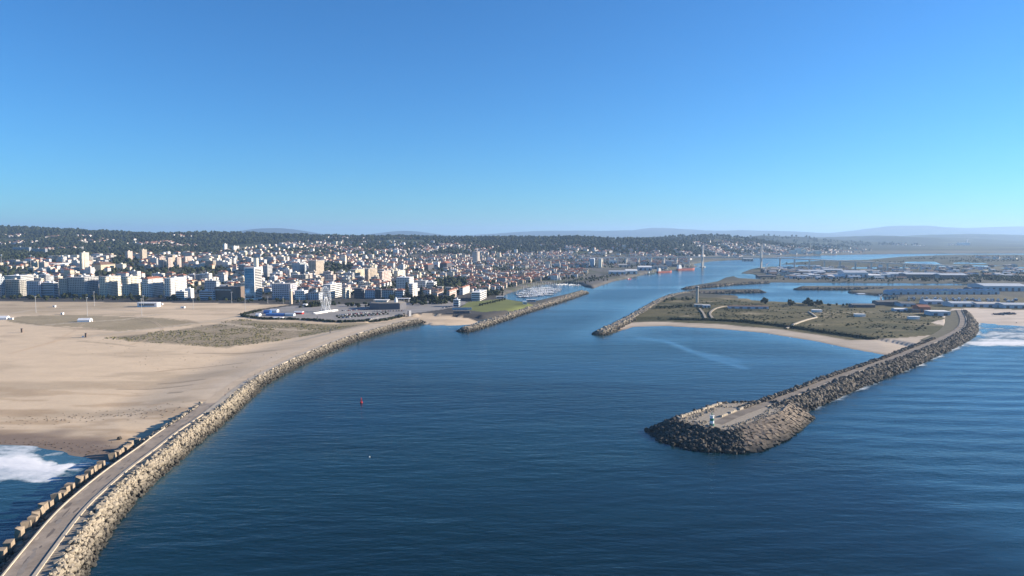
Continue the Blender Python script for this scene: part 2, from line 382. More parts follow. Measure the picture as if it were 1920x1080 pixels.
C = mixc(C, sstep(2.2, .6, SD) * (Y > 1000), (.085, .075, .065))
M_land = mat_attr('ground', rough=.95, var=.20, scale=.045, scale2=.33, stretch=2.2, bump=.25)
M_beach = mat_attr('beach_sand', rough=.95, var=.09, scale=.06, scale2=.5, stretch=1.4, bump=.12)
idx = np.arange(NY * NX).reshape(NY, NX)
Q = np.stack([idx[:-1, :-1], idx[:-1, 1:], idx[1:, 1:], idx[1:, :-1]], -1).reshape(-1, 4)
cen = lambda A: (A[:-1, :-1] + A[1:, 1:]) / 2
zone = np.full((NY - 1, NX - 1), 0)
cy_, cs_ = cen(Y), cen(SD)
nth = north[:-1, :-1]
zone[:] = np.where(nth, np.where(bm_[:-1, :-1], 1, np.where(inside(cen(X), cy_, CARPARK), 2, np.where(cen(wood) > .5, 4, 3))), np.where(cy_ < 1260, 5, np.where(cy_ < 4800, 6, 4)))
keep = (cen(Z) > -2.4)
VV = np.stack([X, Y, Z], -1).reshape(-1, 3); CC = np.clip(C, 0, 1).reshape(-1, 3); VG = veg.ravel()
for zi, nm in ((1, 'beach'), (2, 'car_park_ground'), (3, 'town_ground'), (4, 'hills'), (5, 'sand_spit'), (6, 'salt_marsh_plain')):
    q = Q[((zone == zi) & keep).ravel()]
    used, inv = np.unique(q, return_inverse=True)
    o = link(nm, fastmesh(nm, VV[used], inv.reshape(-1, 4), [M_beach if zi == 1 else M_land], smooth=True, col=CC[used], attrs={'veg': VG[used]})); tag(o, kind='structure')

# ------------------------------------------------------------------ sea and river: one sheet with swell, surf and slicks
WY, WX = 520, 620
wy = np.geomspace(150, 34000, WY); wsx = np.linspace(-1.25, 1.25, WX)
YW, SW = np.meshgrid(wy, wsx, indexing='ij'); XW = SW * (YW + 60)
_, sdw, snw, ssw = land(XW, YW)
HEADC = P(1385, 800)
seaward = sstep(0, 60, XW - np.interp(YW, SJ[:, 1], SJ[:, 0], left=HEADC[0] + 20)) * sstep(1000, 860, YW)
sea2 = sstep(0, 14, XW - np.interp(YW, SJ[:, 1], SJ[:, 0], left=HEADC[0] + 20)) * sstep(1010, 960, YW)
near = sstep(1500, 500, YW)
ph = (YW + .10 * XW) / 26 * 2 * np.pi + 6.5 * fbm(XW / 190, YW / 110)
ph2 = (YW - .25 * XW) / 15 * 2 * np.pi + 4 * fbm(XW / 60, YW / 40)
ZW = seaward * (.36 * np.sin(ph) * (.35 + 1.2 * fbm(XW / 120 + 3, YW / 60)) + .12 * np.sin(ph2)) * np.interp(YW, [200, 420, 800], [.55, .8, 1.15]) + near * (1 - seaward) * .10 * np.sin(ph2) * fbm(XW / 80, YW / 50)
foam = np.zeros(XW.shape)
# surf on the north beach
SURF = PL([(-300, 835), (0, 828), (55, 827), (85, 836), (108, 850), (118, 868), (165, 868), (150, 880), (112, 905), (70, 915), (0, 912), (-300, 900)])
BREAK = PL([(-300, 872), (0, 868), (60, 874), (120, 876), (160, 870)])
f1 = sstep(-9, 9, sdist(XW, YW, SURF) + (fbm(XW / 10, YW / 8) - .5) * 22) ; bd = pdist(XW, YW, BREAK)
foam = np.maximum(foam, f1 * (.40 + .42 * fbm(XW / 11, YW / 5) + .5 * np.exp(-(bd / 10) ** 2)))
foam = np.maximum(foam, (XW < -190) * sstep(285, 345, YW) * sstep(372, 345, YW) * .52 * (XW < np.interp(YW, NJs[:, 1], NJs[:, 0]) - 14))
ZW = ZW + f1 * 1.0 * np.exp(-((bd - 3) / 7) ** 2)
# surf on the southern beach
rs = np.interp(U := 960 + FPX * XW / (YW * CP + CAMH * SP), [1740, 1800, 1860, 2400], [0, .7, 1, 1]) * (YW < 985)
VW = 440 + 153600 / (YW + 9) + (fbm(XW / 40, YW / 40) - .5) * 16 + (fbm(XW / 12, YW / 18) - .5) * 7
foam = np.maximum(foam, rs * sea2 * (.75 + .5 * fbm(XW / 25, YW / 9)) * (np.exp(-((VW - 645) / 9) ** 2) * .9 + np.exp(-((VW - 627) / 9) ** 2) * .66 + np.exp(-((VW - 613) / 6) ** 2) * .5))
# wash along the toes of the breakwaters
sjd = pdist(XW, YW, SJs[::3])
foam = np.maximum(foam, sea2 * sstep(33, 15, sjd) * (.2 + .84 * fbm(XW / 22, YW / 16)) * np.interp(YW, [420, 470, 620, 800], [.35, .75, 1, 1]))
foam = np.maximum(foam, sstep(3.5, 0, np.abs(bay := pdist(XW, YW, PL([(1420, 624), (1530, 641), (1600, 656), (1650, 665)])))) * .6)
foam = np.maximum(foam, sstep(4, 0, np.abs(pdist(XW, YW, PL([(1430, 622), (1540, 643), (1575, 655), (1610, 664), (1640, 670)])) )) * .5)
slick = np.maximum.reduce([sstep(9, 0, pdist(XW, YW, PL([(1200, 634), (1250, 640), (1300, 660), (1345, 675), (1395, 690)]))), .8 * sstep(14, 0, pdist(XW, YW, PL([(1300, 660), (1340, 668), (1380, 677)]))),
                           .5 * sstep(5, 0, pdist(XW, YW, PL([(1340, 672), (1390, 676), (1440, 677)])))])
slick = np.clip(slick, 0, 1)
dp = sstep(0, -60, sdw)
WV = np.stack([XW, YW, ZW], -1).reshape(-1, 3)
widx = np.arange(WY * WX).reshape(WY, WX)
WQ = np.stack([widx[:-1, :-1], widx[:-1, 1:], widx[1:, 1:], widx[1:, :-1]], -1).reshape(-1, 4)
WQ = WQ[(cen(sdw) < 25 + cen(YW) * .02).ravel()]
M_sea, nt, b = newmat('sea_water'); L = nt.links
geo = nd(nt, 'ShaderNodeNewGeometry')
def wnoise(scale, stretch, detail, rot=0.0, rough=.55):
    mp = nd(nt, 'ShaderNodeMapping'); mp.inputs['Scale'].default_value = (scale / stretch, scale, scale); mp.inputs['Rotation'].default_value = (0, 0, rot)
    L.new(geo.outputs['Position'], mp.inputs['Vector'])
    n = nd(nt, 'ShaderNodeTexNoise', Scale=1.0, Detail=detail, Roughness=rough); L.new(mp.outputs[0], n.inputs['Vector']); return n
def math2(op, a, b_, c=None):
    m = nd(nt, 'ShaderNodeMath', operation=op)
    for i, v in enumerate((a, b_, c)):
        if v is None: continue
        if isinstance(v, (int, float)): m.inputs[i].default_value = v
        else: L.new(v, m.inputs[i])
    return m.outputs[0]
def mrange(a, f0, f1, t0, t1):
    r = nd(nt, 'ShaderNodeMapRange'); L.new(a, r.inputs[0])
    for i, v in zip((1, 2, 3, 4), (f0, f1, t0, t1)): r.inputs[i].default_value = v
    return r.outputs[0]
n_w1 = wnoise(.21, 2.8, 3, .12); n_w2 = wnoise(.55, 2.2, 3, -.2); n_w3 = wnoise(.045, 3.5, 2, .05); n_big = wnoise(.006, 4.0, 4, .1)
hgt = math2('ADD', math2('MULTIPLY', n_w1.outputs[0], 1.0), math2('MULTIPLY', n_w2.outputs[0], .35))
hgt = math2('MULTIPLY_ADD', n_w3.outputs[0], 1.5, hgt)
hgt0 = hgt
a_foam = nd(nt, 'ShaderNodeAttribute', attribute_name='foam'); a_sl = nd(nt, 'ShaderNodeAttribute', attribute_name='slick'); a_dp = nd(nt, 'ShaderNodeAttribute', attribute_name='deep')
calm = mrange(n_big.outputs[0], .40, .62, 1.0, .38)
calm = math2('MULTIPLY', calm, mrange(a_sl.outputs['Fac'], 0, 1, 1, .25))
calm = math2('MULTIPLY', calm, mrange(a_dp.outputs['Fac'], 0, 1, .35, 1.0))
bp = nd(nt, 'ShaderNodeBump', Distance=1.0); L.new(hgt, bp.inputs['Height']); L.new(math2('MULTIPLY', calm, .62), bp.inputs['Strength'])
L.new(bp.outputs[0], b.inputs['Normal'])
cr = nd(nt, 'ShaderNodeMix', data_type='RGBA'); L.new(a_dp.outputs['Fac'], cr.inputs[0]); cr.inputs[6].default_value = (.035, .085, .10, 1); cw_ = nd(nt, 'ShaderNodeMix', data_type='RGBA'); n_silt = wnoise(.0035, 2.2, 5, .5); L.new(mrange(n_silt.outputs[0], .42, .66, 0, 1), cw_.inputs[0]); cw_.inputs[6].default_value = (.0013, .0140, .0215, 1); cw_.inputs[7].default_value = (.0050, .0330, .0400, 1); L.new(cw_.outputs[2], cr.inputs[7])
cr3 = nd(nt, 'ShaderNodeMix', data_type='RGBA'); L.new(a_sl.outputs['Fac'], cr3.inputs[0]); a_sea = nd(nt, 'ShaderNodeAttribute', attribute_name='open_sea'); crs = nd(nt, 'ShaderNodeMix', data_type='RGBA'); L.new(math2('MULTIPLY', a_sea.outputs['Fac'], a_dp.outputs['Fac']), crs.inputs[0]); L.new(cr.outputs[2], crs.inputs[6]); crs.inputs[7].default_value = (.011, .050, .078, 1); L.new(crs.outputs[2], cr3.inputs[6]); cr3.inputs[7].default_value = (.05, .12, .17, 1)
n_f = wnoise(.22, 1.5, 8, .3, .7); n_f2 = wnoise(.05, 2.2, 5, -.2, .6)
ft = math2('ADD', math2('MULTIPLY', n_f.outputs[0], .6), math2('MULTIPLY', n_f2.outputs[0], .4))
thr = math2('SUBTRACT', math2('ADD', a_foam.outputs['Fac'], ft), 1.0)
fm = mrange(thr, -.02, .16, 0, 1)
cr2 = nd(nt, 'ShaderNodeMix', data_type='RGBA'); L.new(fm, cr2.inputs[0]); L.new(cr3.outputs[2], cr2.inputs[6]); fcol = nd(nt, 'ShaderNodeMix', data_type='RGBA'); L.new(mrange(thr, .02, .42, 0, 1), fcol.inputs[0]); fcol.inputs[6].default_value = (.30, .38, .43, 1); fcol.inputs[7].default_value = (.74, .75, .76, 1); L.new(fcol.outputs[2], cr2.inputs[7])
L.new(cr2.outputs[2], b.inputs['Base Color'])
L.new(math2('ADD', mrange(fm, 0, 1, .10, .85), math2('MULTIPLY', calm, .12)), b.inputs['Roughness'])
b.inputs['IOR'].default_value = 1.33; b.inputs['Specular IOR Level'].default_value = .5
sea = link('sea', fastmesh('sea', WV, WQ, [M_sea], smooth=True, attrs={'foam': foam.ravel(), 'slick': slick.ravel(), 'deep': dp.ravel(), 'open_sea': np.clip(seaward + sstep(520, 1000, YW) * .7 + (XW < -190) * sstep(420, 380, YW) * .6, 0, 1).ravel()})); tag(sea, kind='structure')

# ------------------------------------------------------------------ haze: one box of air round everything
hb = MB().box(-36000, 36000, -400, 36000, -5, 490)
M_h = bpy.data.materials.new('haze_air'); M_h.use_nodes = True; nt = M_h.node_tree
nt.nodes.remove(nt.nodes['Principled BSDF'])
pv = nd(nt, 'ShaderNodeVolumePrincipled'); pv.inputs['Color'].default_value = (.42, .64, .95, 1); pv.inputs['Density'].default_value = 5.2e-5; pv.inputs['Anisotropy'].default_value = .25
nt.links.new(pv.outputs[0], nt.nodes['Material Output'].inputs['Volume'])
hz = hb.build('haze', M_h); tag(hz, 'thin pale coastal haze over the whole bay', 'haze', kind='stuff'); hz.display_type = 'WIRE'
# ------------------------------------------------------------------ breakwaters
def rock_mat(name, col, wet=(.045, .042, .035), z0=.4, z1=2.2, var=.3, scale=.35):
    m, nt, b = newmat(name); L = nt.links
    geo = nd(nt, 'ShaderNodeNewGeometry'); sep = nd(nt, 'ShaderNodeSeparateXYZ'); L.new(geo.outputs['Position'], sep.inputs[0])
    n = nd(nt, 'ShaderNodeTexNoise', Scale=scale, Detail=6.0, Roughness=.7); L.new(geo.outputs['Position'], n.inputs['Vector'])
    ma = nd(nt, 'ShaderNodeMath', operation='MULTIPLY_ADD'); L.new(n.outputs[0], ma.inputs[0]); ma.inputs[1].default_value = -2.4; L.new(sep.outputs[2], ma.inputs[2])
    r = nd(nt, 'ShaderNodeMapRange'); L.new(ma.outputs[0], r.inputs[0]); r.inputs[1].default_value = z0 - 1.2; r.inputs[2].default_value = z1 - 1.2
    r2 = nd(nt, 'ShaderNodeMapRange'); L.new(n.outputs[0], r2.inputs[0]); r2.inputs[1].default_value = .25; r2.inputs[2].default_value = .75; r2.inputs[3].default_value = 1 - var; r2.inputs[4].default_value = 1 + var
    sc = nd(nt, 'ShaderNodeVectorMath', operation='SCALE'); sc.inputs[0].default_value = col; L.new(r2.outputs[0], sc.inputs['Scale'])
    mx = nd(nt, 'ShaderNodeMix', data_type='RGBA'); L.new(r.outputs[0], mx.inputs[0]); mx.inputs[6].default_value = (*wet, 1); L.new(sc.outputs[0], mx.inputs[7])
    L.new(mx.outputs[2], b.inputs['Base Color']); b.inputs['Roughness'].default_value = .85; b.inputs['Specular IOR Level'].default_value = .25
    return m
M_rockN = rock_mat('pale_armour_stone', (.31, .265, .20), z0=.8, z1=5.0, var=.42, scale=.55)
M_rockS = rock_mat('dark_armour_stone', (.115, .10, .082), z0=.6, z1=2.8, var=.45)
M_rockH = rock_mat('brown_concrete_block', (.215, .172, .13), z0=.8, z1=3.6, var=.5, scale=.45)
M_rockB = rock_mat('shaded_wet_stone', (.075, .066, .055), z0=.6, z1=3.2, var=.6)  # wet stone, with the shade of the head's near side put into its colour
M_core = rock_mat('breakwater_core', (.16, .14, .11), var=.3)
M_road = mat('worn_asphalt', (.19, .163, .135), .9, .42, .11)
M_pale = mat('pale_concrete', (.44, .38, .295), .85, .15, .4)
M_ribs = mat('stone_paving', (.30, .26, .205), .9, .3, .6)

def ico():
    t = (1 + 5 ** .5) / 2
    V = np.array([(-1, t, 0), (1, t, 0), (-1, -t, 0), (1, -t, 0), (0, -1, t), (0, 1, t), (0, -1, -t), (0, 1, -t), (t, 0, -1), (t, 0, 1), (-t, 0, -1), (-t, 0, 1)], float)
    F = np.array([(0, 11, 5), (0, 5, 1), (0, 1, 7), (0, 7, 10), (0, 10, 11), (1, 5, 9), (5, 11, 4), (11, 10, 2), (10, 7, 6), (7, 1, 8), (3, 9, 4), (3, 4, 2), (3, 2, 6), (3, 6, 8), (3, 8, 9), (4, 9, 5), (2, 4, 11), (6, 2, 10), (8, 6, 7), (9, 8, 1)])
    return V / np.linalg.norm(V[0]), F
def rock_tpl(seed, block=False):
    r = np.random.default_rng(seed)
    if block:
        V = np.array([(x, y, z) for z in (-1, 1) for y in (-1, 1) for x in (-1, 1)], float) * .5 + r.normal(0, .05, (8, 3))
        Q4 = [(0, 2, 3, 1), (4, 5, 7, 6), (0, 1, 5, 4), (2, 6, 7, 3), (0, 4, 6, 2), (1, 3, 7, 5)]
        F = np.array([t for a, b_, c, d in Q4 for t in ((a, b_, c), (a, c, d))])
        return V, F
    V, F = ico(); V = V * (.5 + r.normal(0, .09, (12, 1))) + r.normal(0, .05, (12, 3))
    m = np.abs(V).max(0); V = np.clip(V, -m * .82, m * .82) / m * .5
    return V, F
ROCKS = [rock_tpl(s) for s in range(6)]; BLOCKS = [rock_tpl(20 + s, True) for s in range(4)]
def eul(a, b_, c):
    ca, sa, cb, sb, cc, sc_ = np.cos(a), np.sin(a), np.cos(b_), np.sin(b_), np.cos(c), np.sin(c)
    return np.stack([np.stack([cc * cb, cc * sb * sa - sc_ * ca, cc * sb * ca + sc_ * sa], -1), np.stack([sc_ * cb, sc_ * sb * sa + cc * ca, sc_ * sb * ca - cc * sa], -1), np.stack([-sb, cb * sa, cb * ca], -1)], -2)
def scatter_mesh(name, tpls, pos, rot, scl, mats, col=None, parent=None, smooth=False):
    Vs, Fs, Cs = [], [], []; base = 0
    k = rng.integers(0, len(tpls), len(pos))
    for t, (V, F) in enumerate(tpls):
        s = np.nonzero(k == t)[0]
        if not len(s): continue
        M = eul(rot[s, 0], rot[s, 1], rot[s, 2]) * scl[s][:, None, :]
        W = np.einsum('nij,vj->nvi', M, V) + pos[s][:, None, :]
        Vs.append(W.reshape(-1, 3)); Fs.append((F[None] + (np.arange(len(s)) * len(V))[:, None, None] + base).reshape(-1, F.shape[1])); base += W.shape[0] * W.shape[1]
        if col is not None: Cs.append(np.repeat(col[s], len(V), 0))
    return link(name, fastmesh(name, np.vstack(Vs), np.vstack(Fs), mats, smooth=smooth, col=np.vstack(Cs) if col is not None else None), parent)
_tm = {}
def tpl_mesh(tpls, i, name, m):
    key = (id(tpls), i, m.name)
    if key not in _tm: _tm[key] = fastmesh(name, tpls[i][0], tpls[i][1], [m])
    return _tm[key]
def stones(name, tpls, pos, rot, scl, m, parent, nmax=300):
    """the nearest nmax as single stones, the rest as one mass"""
    d = np.hypot(pos[:, 0], pos[:, 1]); u_ = 960 + FPX * pos[:, 0] / pos[:, 1]
    d = np.where((u_ < -20) | (u_ > 1940) | (pos[:, 1] < 236) | (pos[:, 2] < .4), 1e9, d / (scl.prod(1) ** .33))
    o = np.argsort(d); a, b_ = o[:nmax], o[nmax:]
    for i in a:
        q = link(name, tpl_mesh(tpls, int(rng.integers(0, len(tpls))), name, m), parent)
        q.location = pos[i]; q.rotation_euler = rot[i]; q.scale = scl[i]
    if len(b_): tag(scatter_mesh(name + '_mass', tpls, pos[b_], rot[b_], scl[b_], [m], parent=parent), kind='stuff')
def frame(path):
    t = np.gradient(path, axis=0); t /= np.linalg.norm(t, axis=1)[:, None]
    return t, np.c_[t[:, 1], -t[:, 0]]          # tangent, right normal
def strip(name, path, nrm, prof, m, parent, i0=0, i1=None, wob=None):
    p = path[i0:i1]; n = nrm[i0:i1]; k = len(prof)
    V = np.concatenate([np.c_[p + n * d, np.full(len(p), z)] for d, z in prof]).reshape(k, len(p), 3)
    if wob is not None: V = V + wob(V)
    ii = np.arange(k * len(p)).reshape(k, len(p))
    F = np.stack([ii[:-1, :-1], ii[1:, :-1], ii[1:, 1:], ii[:-1, 1:]], -1).reshape(-1, 4)
    return link(name, fastmesh(name, V.reshape(-1, 3), F[:, ::-1], [m]), parent)
def slope_rocks(path, nrm, d0, z0, d1, z1, dens, size, i0=0, i1=None, flat=.6):
    p = path[i0:i1]; n = nrm[i0:i1]; L_ = len(p) * 2.0; wdt = math.hypot(d1 - d0, z1 - z0)
    N = int(L_ * wdt * dens)
    a = rng.random(N); i = rng.random(N) * (len(p) - 1); j = i.astype(int); f = (i - j)[:, None]
    d = d0 + (d1 - d0) * a; z = z0 + (z1 - z0) * a
    xy = p[j] * (1 - f) + p[np.minimum(j + 1, len(p) - 1)] * f + n[j] * d[:, None]
    s = size * np.clip(rng.lognormal(0, .33, N), .45, 2.0)
    pos = np.c_[xy, z + rng.normal(0, .35, N)]
    rot = rng.random((N, 3)) * np.array([.9, .9, 6.28]) - np.array([.45, .45, 0])
    scl = s[:, None] * (np.array([1.15, .9, .8]) + rng.random((N, 3)) * .35)
    return pos, rot, scl

# --- north breakwater
tN, nN = frame(NJs); NN = len(NJs)
jn = empty('breakwater', (0, 0, 0)); tag(jn, 'long curving breakwater with road and pale rocks along the sandy beach', 'breakwater')
iy = lambda y: int(np.argmin(np.abs(NJs[:, 1] - y)))
i_blk = iy(378); i_rub = iy(372); i_rub2 = iy(462); 
strip('core', NJs, nN, [(-17, -2.5), (-10.5, 2.6), (-8.6, 3.2), (-5.3, 6.0), (-5, 6.2), (9, 6.2), (11.5, 5.6), (19, -2.5)], M_core, jn, 0, iy(440))
strip('core', NJs, nN, [(-7, 3.6), (-4, 5.2), (8.6, 6.0), (9.6, 5.4), (16.4, -2.5)], M_core, jn, iy(438))
M_roadN = mat('sun_bleached_road', (.285, .235, .185), .9, .36, .13); M_roadS = mat('sand_covered_road', (.47, .375, .27), .95, .16, .12)
strip('road', NJs, nN, [(-4.6, 6.2), (-4.5, 6.62), (4.5, 6.62)], M_roadN, jn, 0, iy(455))
strip('sandy_road', NJs, nN, [(-4.6, 6.3), (-4.5, 6.58), (4.5, 6.62)], M_roadS, jn, iy(453))
strip('parapet_path', NJs, nN, [(4.5, 6.3), (4.52, 7.0), (5.8, 7.02), (5.82, 6.4)], M_pale, jn, 0, iy(430))
strip('parapet_path', NJs, nN, [(4.3, 4.6), (4.32, 6.9), (8.0, 6.95), (8.1, 6.0)], M_pale, jn, iy(428))
strip('kerb', NJs, nN, [(-5.3, 5.6), (-5.25, 7.05), (-4.7, 7.05), (-4.65, 6.4)], M_pale, jn, 0, iy(395))
strip('stone_apron', NJs, nN, [(-8.8, 3.6), (-7.2, 5.4), (-5.3, 6.5)], M_core, jn, 0, iy(385))
strip('stone_apron', NJs, nN, [(5.8, 6.55), (9.6, 6.75)], M_ribs, jn, 0, iy(470))
M_blk = rock_mat('weathered_shaded_block', (.29, .23, .165), z0=2.5, z1=5.2, var=.3, scale=.4)  # lower part coloured darker for the shade of the trench beside the blocks
# patches, stains and sand drifts on the road
pm_ = [mat('tar_patch', (.15, .125, .105), .9, .2, .4), mat('sand_drift', (.40, .33, .25), .95, .2, .4), mat('grey_patch', (.24, .21, .18), .9, .2, .4)]
for k in range(90):
    i = int(rng.integers(2, iy(455))); d = rng.normal(0, 2.2); kind = int(rng.integers(0, 3))
    if kind == 1: d = (4.0 if rng.random() < .5 else -4.0) + rng.normal(0, .2)
    d = float(np.clip(d, -3.7, 3.7)); lx, ly = .4 + .9 * rng.random(), 1.5 + 4.5 * rng.random(); c = NJs[i] + nN[i] * d
    if abs(d) + lx > 4.3: lx = 4.35 - abs(d)
    an = np.sort(rng.random(12)) * 6.283; rr = .7 + .3 * rng.random(12)
    V = [(*(c + nN[i] * (lx * r_ * math.cos(a)) + tN[i] * (ly * r_ * math.sin(a))), 6.626 + .003 * kind + .0001 * k) for a, r_ in zip(an, rr)]
    MB().add(V, [tuple(range(12))]).build('road_patch', pm_[kind], jn)
# standing concrete blocks on the beach side, each lifted singly
bm_mesh = [fastmesh('concrete_block', v * (1, 1, 1), f, [M_blk]) for v, f in BLOCKS]
i = 2
while i < i_blk:
    if rng.random() < .86:
        q = link('concrete_block', bm_mesh[int(rng.integers(0, 4))], jn)
        w_ = 2.6 + rng.random() * .9; hgt_ = 5.0 + rng.random() * 1.2
        c = NJs[i] + nN[i] * (-12.6 + rng.normal(0, .3))
        q.location = (c[0], c[1], 1.6 + hgt_ / 2 + rng.normal(0, .25)); q.scale = (2.4 + rng.random() * .5, w_, hgt_)
        q.rotation_euler = (rng.normal(0, .05), rng.normal(0, .07), math.atan2(-tN[i][0], tN[i][1]) + rng.normal(0, .08))
    i += 2 if rng.random() < .8 else 3
# ribs of the paved apron
rb_ = MB()
for i in range(1, iy(470), 1):
    if rng.random() < .55:
        a = NJs[i] + nN[i] * (6.3 + rng.random()); e = NJs[i] + nN[i] * (8.6 + rng.random() * .9) + tN[i] * rng.normal(0, .4)
        rb_.tube((a[0], a[1], 6.7), (e[0], e[1], 6.85), .22, .22, 4)
    if i < i_blk and rng.random() < .6:
        a = NJs[i] - nN[i] * 5.8; e = NJs[i] - nN[i] * (8 + rng.random())
        rb_.tube((a[0], a[1], 6.3), (e[0], e[1], 5.2), .2, .2, 4)
tag(rb_.build('paving_ribs', M_ribs, jn), kind='stuff')
ps = [slope_rocks(NJs, nN, 9.4, 7.0, 12.5, 6.4, .75, 1.45, 0, iy(520)), slope_rocks(NJs, nN, 11.5, 6.6, 18.2, -.6, .85, 1.5, 0, iy(520)),
      slope_rocks(NJs, nN, 8.3, 6.5, 9.6, 6.0, .5, 1.5, iy(520)), slope_rocks(NJs, nN, 9.4, 6.0, 15.5, -.6, .55, 1.7, iy(520))]
an = rng.random(110) * 6.283; rr = 13 * np.sqrt(rng.random(110)); c = NJs[-1] + nN[-1] * 5
ps.append((np.c_[c[0] + rr * np.cos(an), c[1] + rr * np.sin(an), 6.2 - rr / 13 * 5.2], rng.random((110, 3)) * 6, 1.7 * (.7 + .6 * rng.random((110, 3)))))
pos, rot, scl = (np.vstack([q[k] for q in ps]) for k in range(3))
M_rockF = rock_mat('weedy_armour_stone', (.27, .235, .185), z0=1.8, z1=6.2, var=.5, scale=.5)
fk = pos[:, 1] > 505 + rng.normal(0, 12, len(pos))
stones('armour_stone', ROCKS, pos[~fk], rot[~fk], scl[~fk], M_rockN, jn)
tag(scatter_mesh('weedy_stone_mass', ROCKS, pos[fk], rot[fk], scl[fk], [M_rockF], parent=jn), kind='stuff')
ps = [slope_rocks(NJs, nN, -5.5, 6.4, -9.5, 4.6, .4, 1.7, i_rub, i_rub2), slope_rocks(NJs, nN, -10, 3.4, -15, .2, .42, 1.8, 0, i_rub2 - 20), slope_rocks(NJs, nN, -9, 4.6, -13, 2.5, .25, 1.8, i_rub, i_rub2)]
pos, rot, scl = (np.vstack([q[k] for q in ps]) for k in range(3))
stones('rubble_stone', ROCKS, pos, rot, scl, M_rockN, jn, 200)

# --- south breakwater with its round head
tS, nS = frame(SJs); NS_ = len(SJs)
js = empty('breakwater', (0, 0, 0)); tag(js, 'dark rock breakwater with road and block-armoured head carrying the green-banded beacon', 'breakwater')
iS = int(np.argmin(np.hypot(*(SJs - SJ[9]).T)))
strip('bank', SJs, nS, [(-28, 2.0), (-10, 5.2), (-4.4, 6.35)], mat('sandy_bank', (.15, .13, .075), .95, .35, .2), js, iS - 2)
strip('core', SJs, nS, [(-4.4, 6.3), (5.5, 6.4), (8, 5.6), (17, -2.5)], M_core, js, iS - 2)
strip('core', SJs, nS, [(-16, -2.5), (-8, 6.2), (-4.5, 6.4), (5.5, 6.4), (8, 5.6), (17, -2.5)], M_core, js, 14, iS)
strip('road', SJs, nS, [(-3.7, 6.3), (-3.6, 6.8), (3.3, 6.8)], M_road, js, 0)
strip('parapet', SJs, nS, [(3.3, 6.5), (3.32, 7.4), (4.2, 7.42), (4.25, 6.2)], M_pale, js, 30)
ps = [slope_rocks(SJs, nS, -4.1, 7.0, -8.0, 6.9, .55, 1.8, 22, iS), slope_rocks(SJs, nS, -7.5, 6.8, -14.5, -.5, .42, 2.0, 22, iS)]
pos, rot, scl = (np.vstack([q[k] for q in ps]) for k in range(3))
stones('inner_stone', ROCKS, pos, rot, scl, M_rockS, js, 150)
ps = [slope_rocks(SJs, nS, 4.6, 6.9, 8.5, 6.3, .50, 2.1, 30), slope_rocks(SJs, nS, 8, 6.3, 16.5, -.6, .52, 2.3, 30)]
pos, rot, scl = (np.vstack([q[k] for q in ps]) for k in range(3))
stones('armour_stone', ROCKS, pos, rot, scl, M_rockS, js, 300)
# head: frustum from the platform edge down to the water
TOP = PL([(1432, 752), (1352, 756), (1319, 767.5), (1267, 784), (1280, 793), (1319, 800), (1378, 808), (1398, 800), (1440, 785), (1466, 772), (1480, 757)], 6.9)
hc = TOP.mean(0)
TOE = PL([(1495, 757), (1352, 759), (1285, 776), (1210, 806), (1236, 828), (1300, 846), (1378, 851), (1426, 848), (1478, 825), (1512, 799), (1526, 782)], 0.0)
TOE[0] = TOP[0] + (TOP[0] - hc) * .05 + np.array((-9, 8.)); TOE[1] = TOP[1] + np.array((-4., 9.5)); TOE[2] = TOP[2] + np.array((-5., 9.)); TOE[10] = TOP[10] + np.array((13., -10.))
def close_smooth(a, n):
    p = np.vstack([a, a[:1]]); s = np.linspace(0, len(a), n, endpoint=False); k = s.astype(int); f = (s - k)[:, None]
    f2 = f * f * (3 - 2 * f) * .35 + f * .65
    return p[k] * (1 - f2) + p[k + 1] * f2
nh = 132; tp = close_smooth(TOP, nh); te = close_smooth(TOE, nh)
V = np.vstack([np.c_[tp * .97 + hc * .03, np.full(nh, 6.55)], np.c_[tp, np.full(nh, 6.3)], np.c_[te, np.full(nh, -.8)], np.c_[te + (te - hc) * .05, np.full(nh, -3.0)]])
F = [(a * nh + i, (a + 1) * nh + i, (a + 1) * nh + (i + 1) % nh, a * nh + (i + 1) % nh) for a in range(3) for i in range(nh)]
link('head_core', fastmesh('head_core', V, F, [M_core]), js)
hp = MB().prism([tuple(q) for q in (tp * .985 + hc * .015)][::-1], 5.9, 6.72); hp.build('head_platform', M_ribs, js)
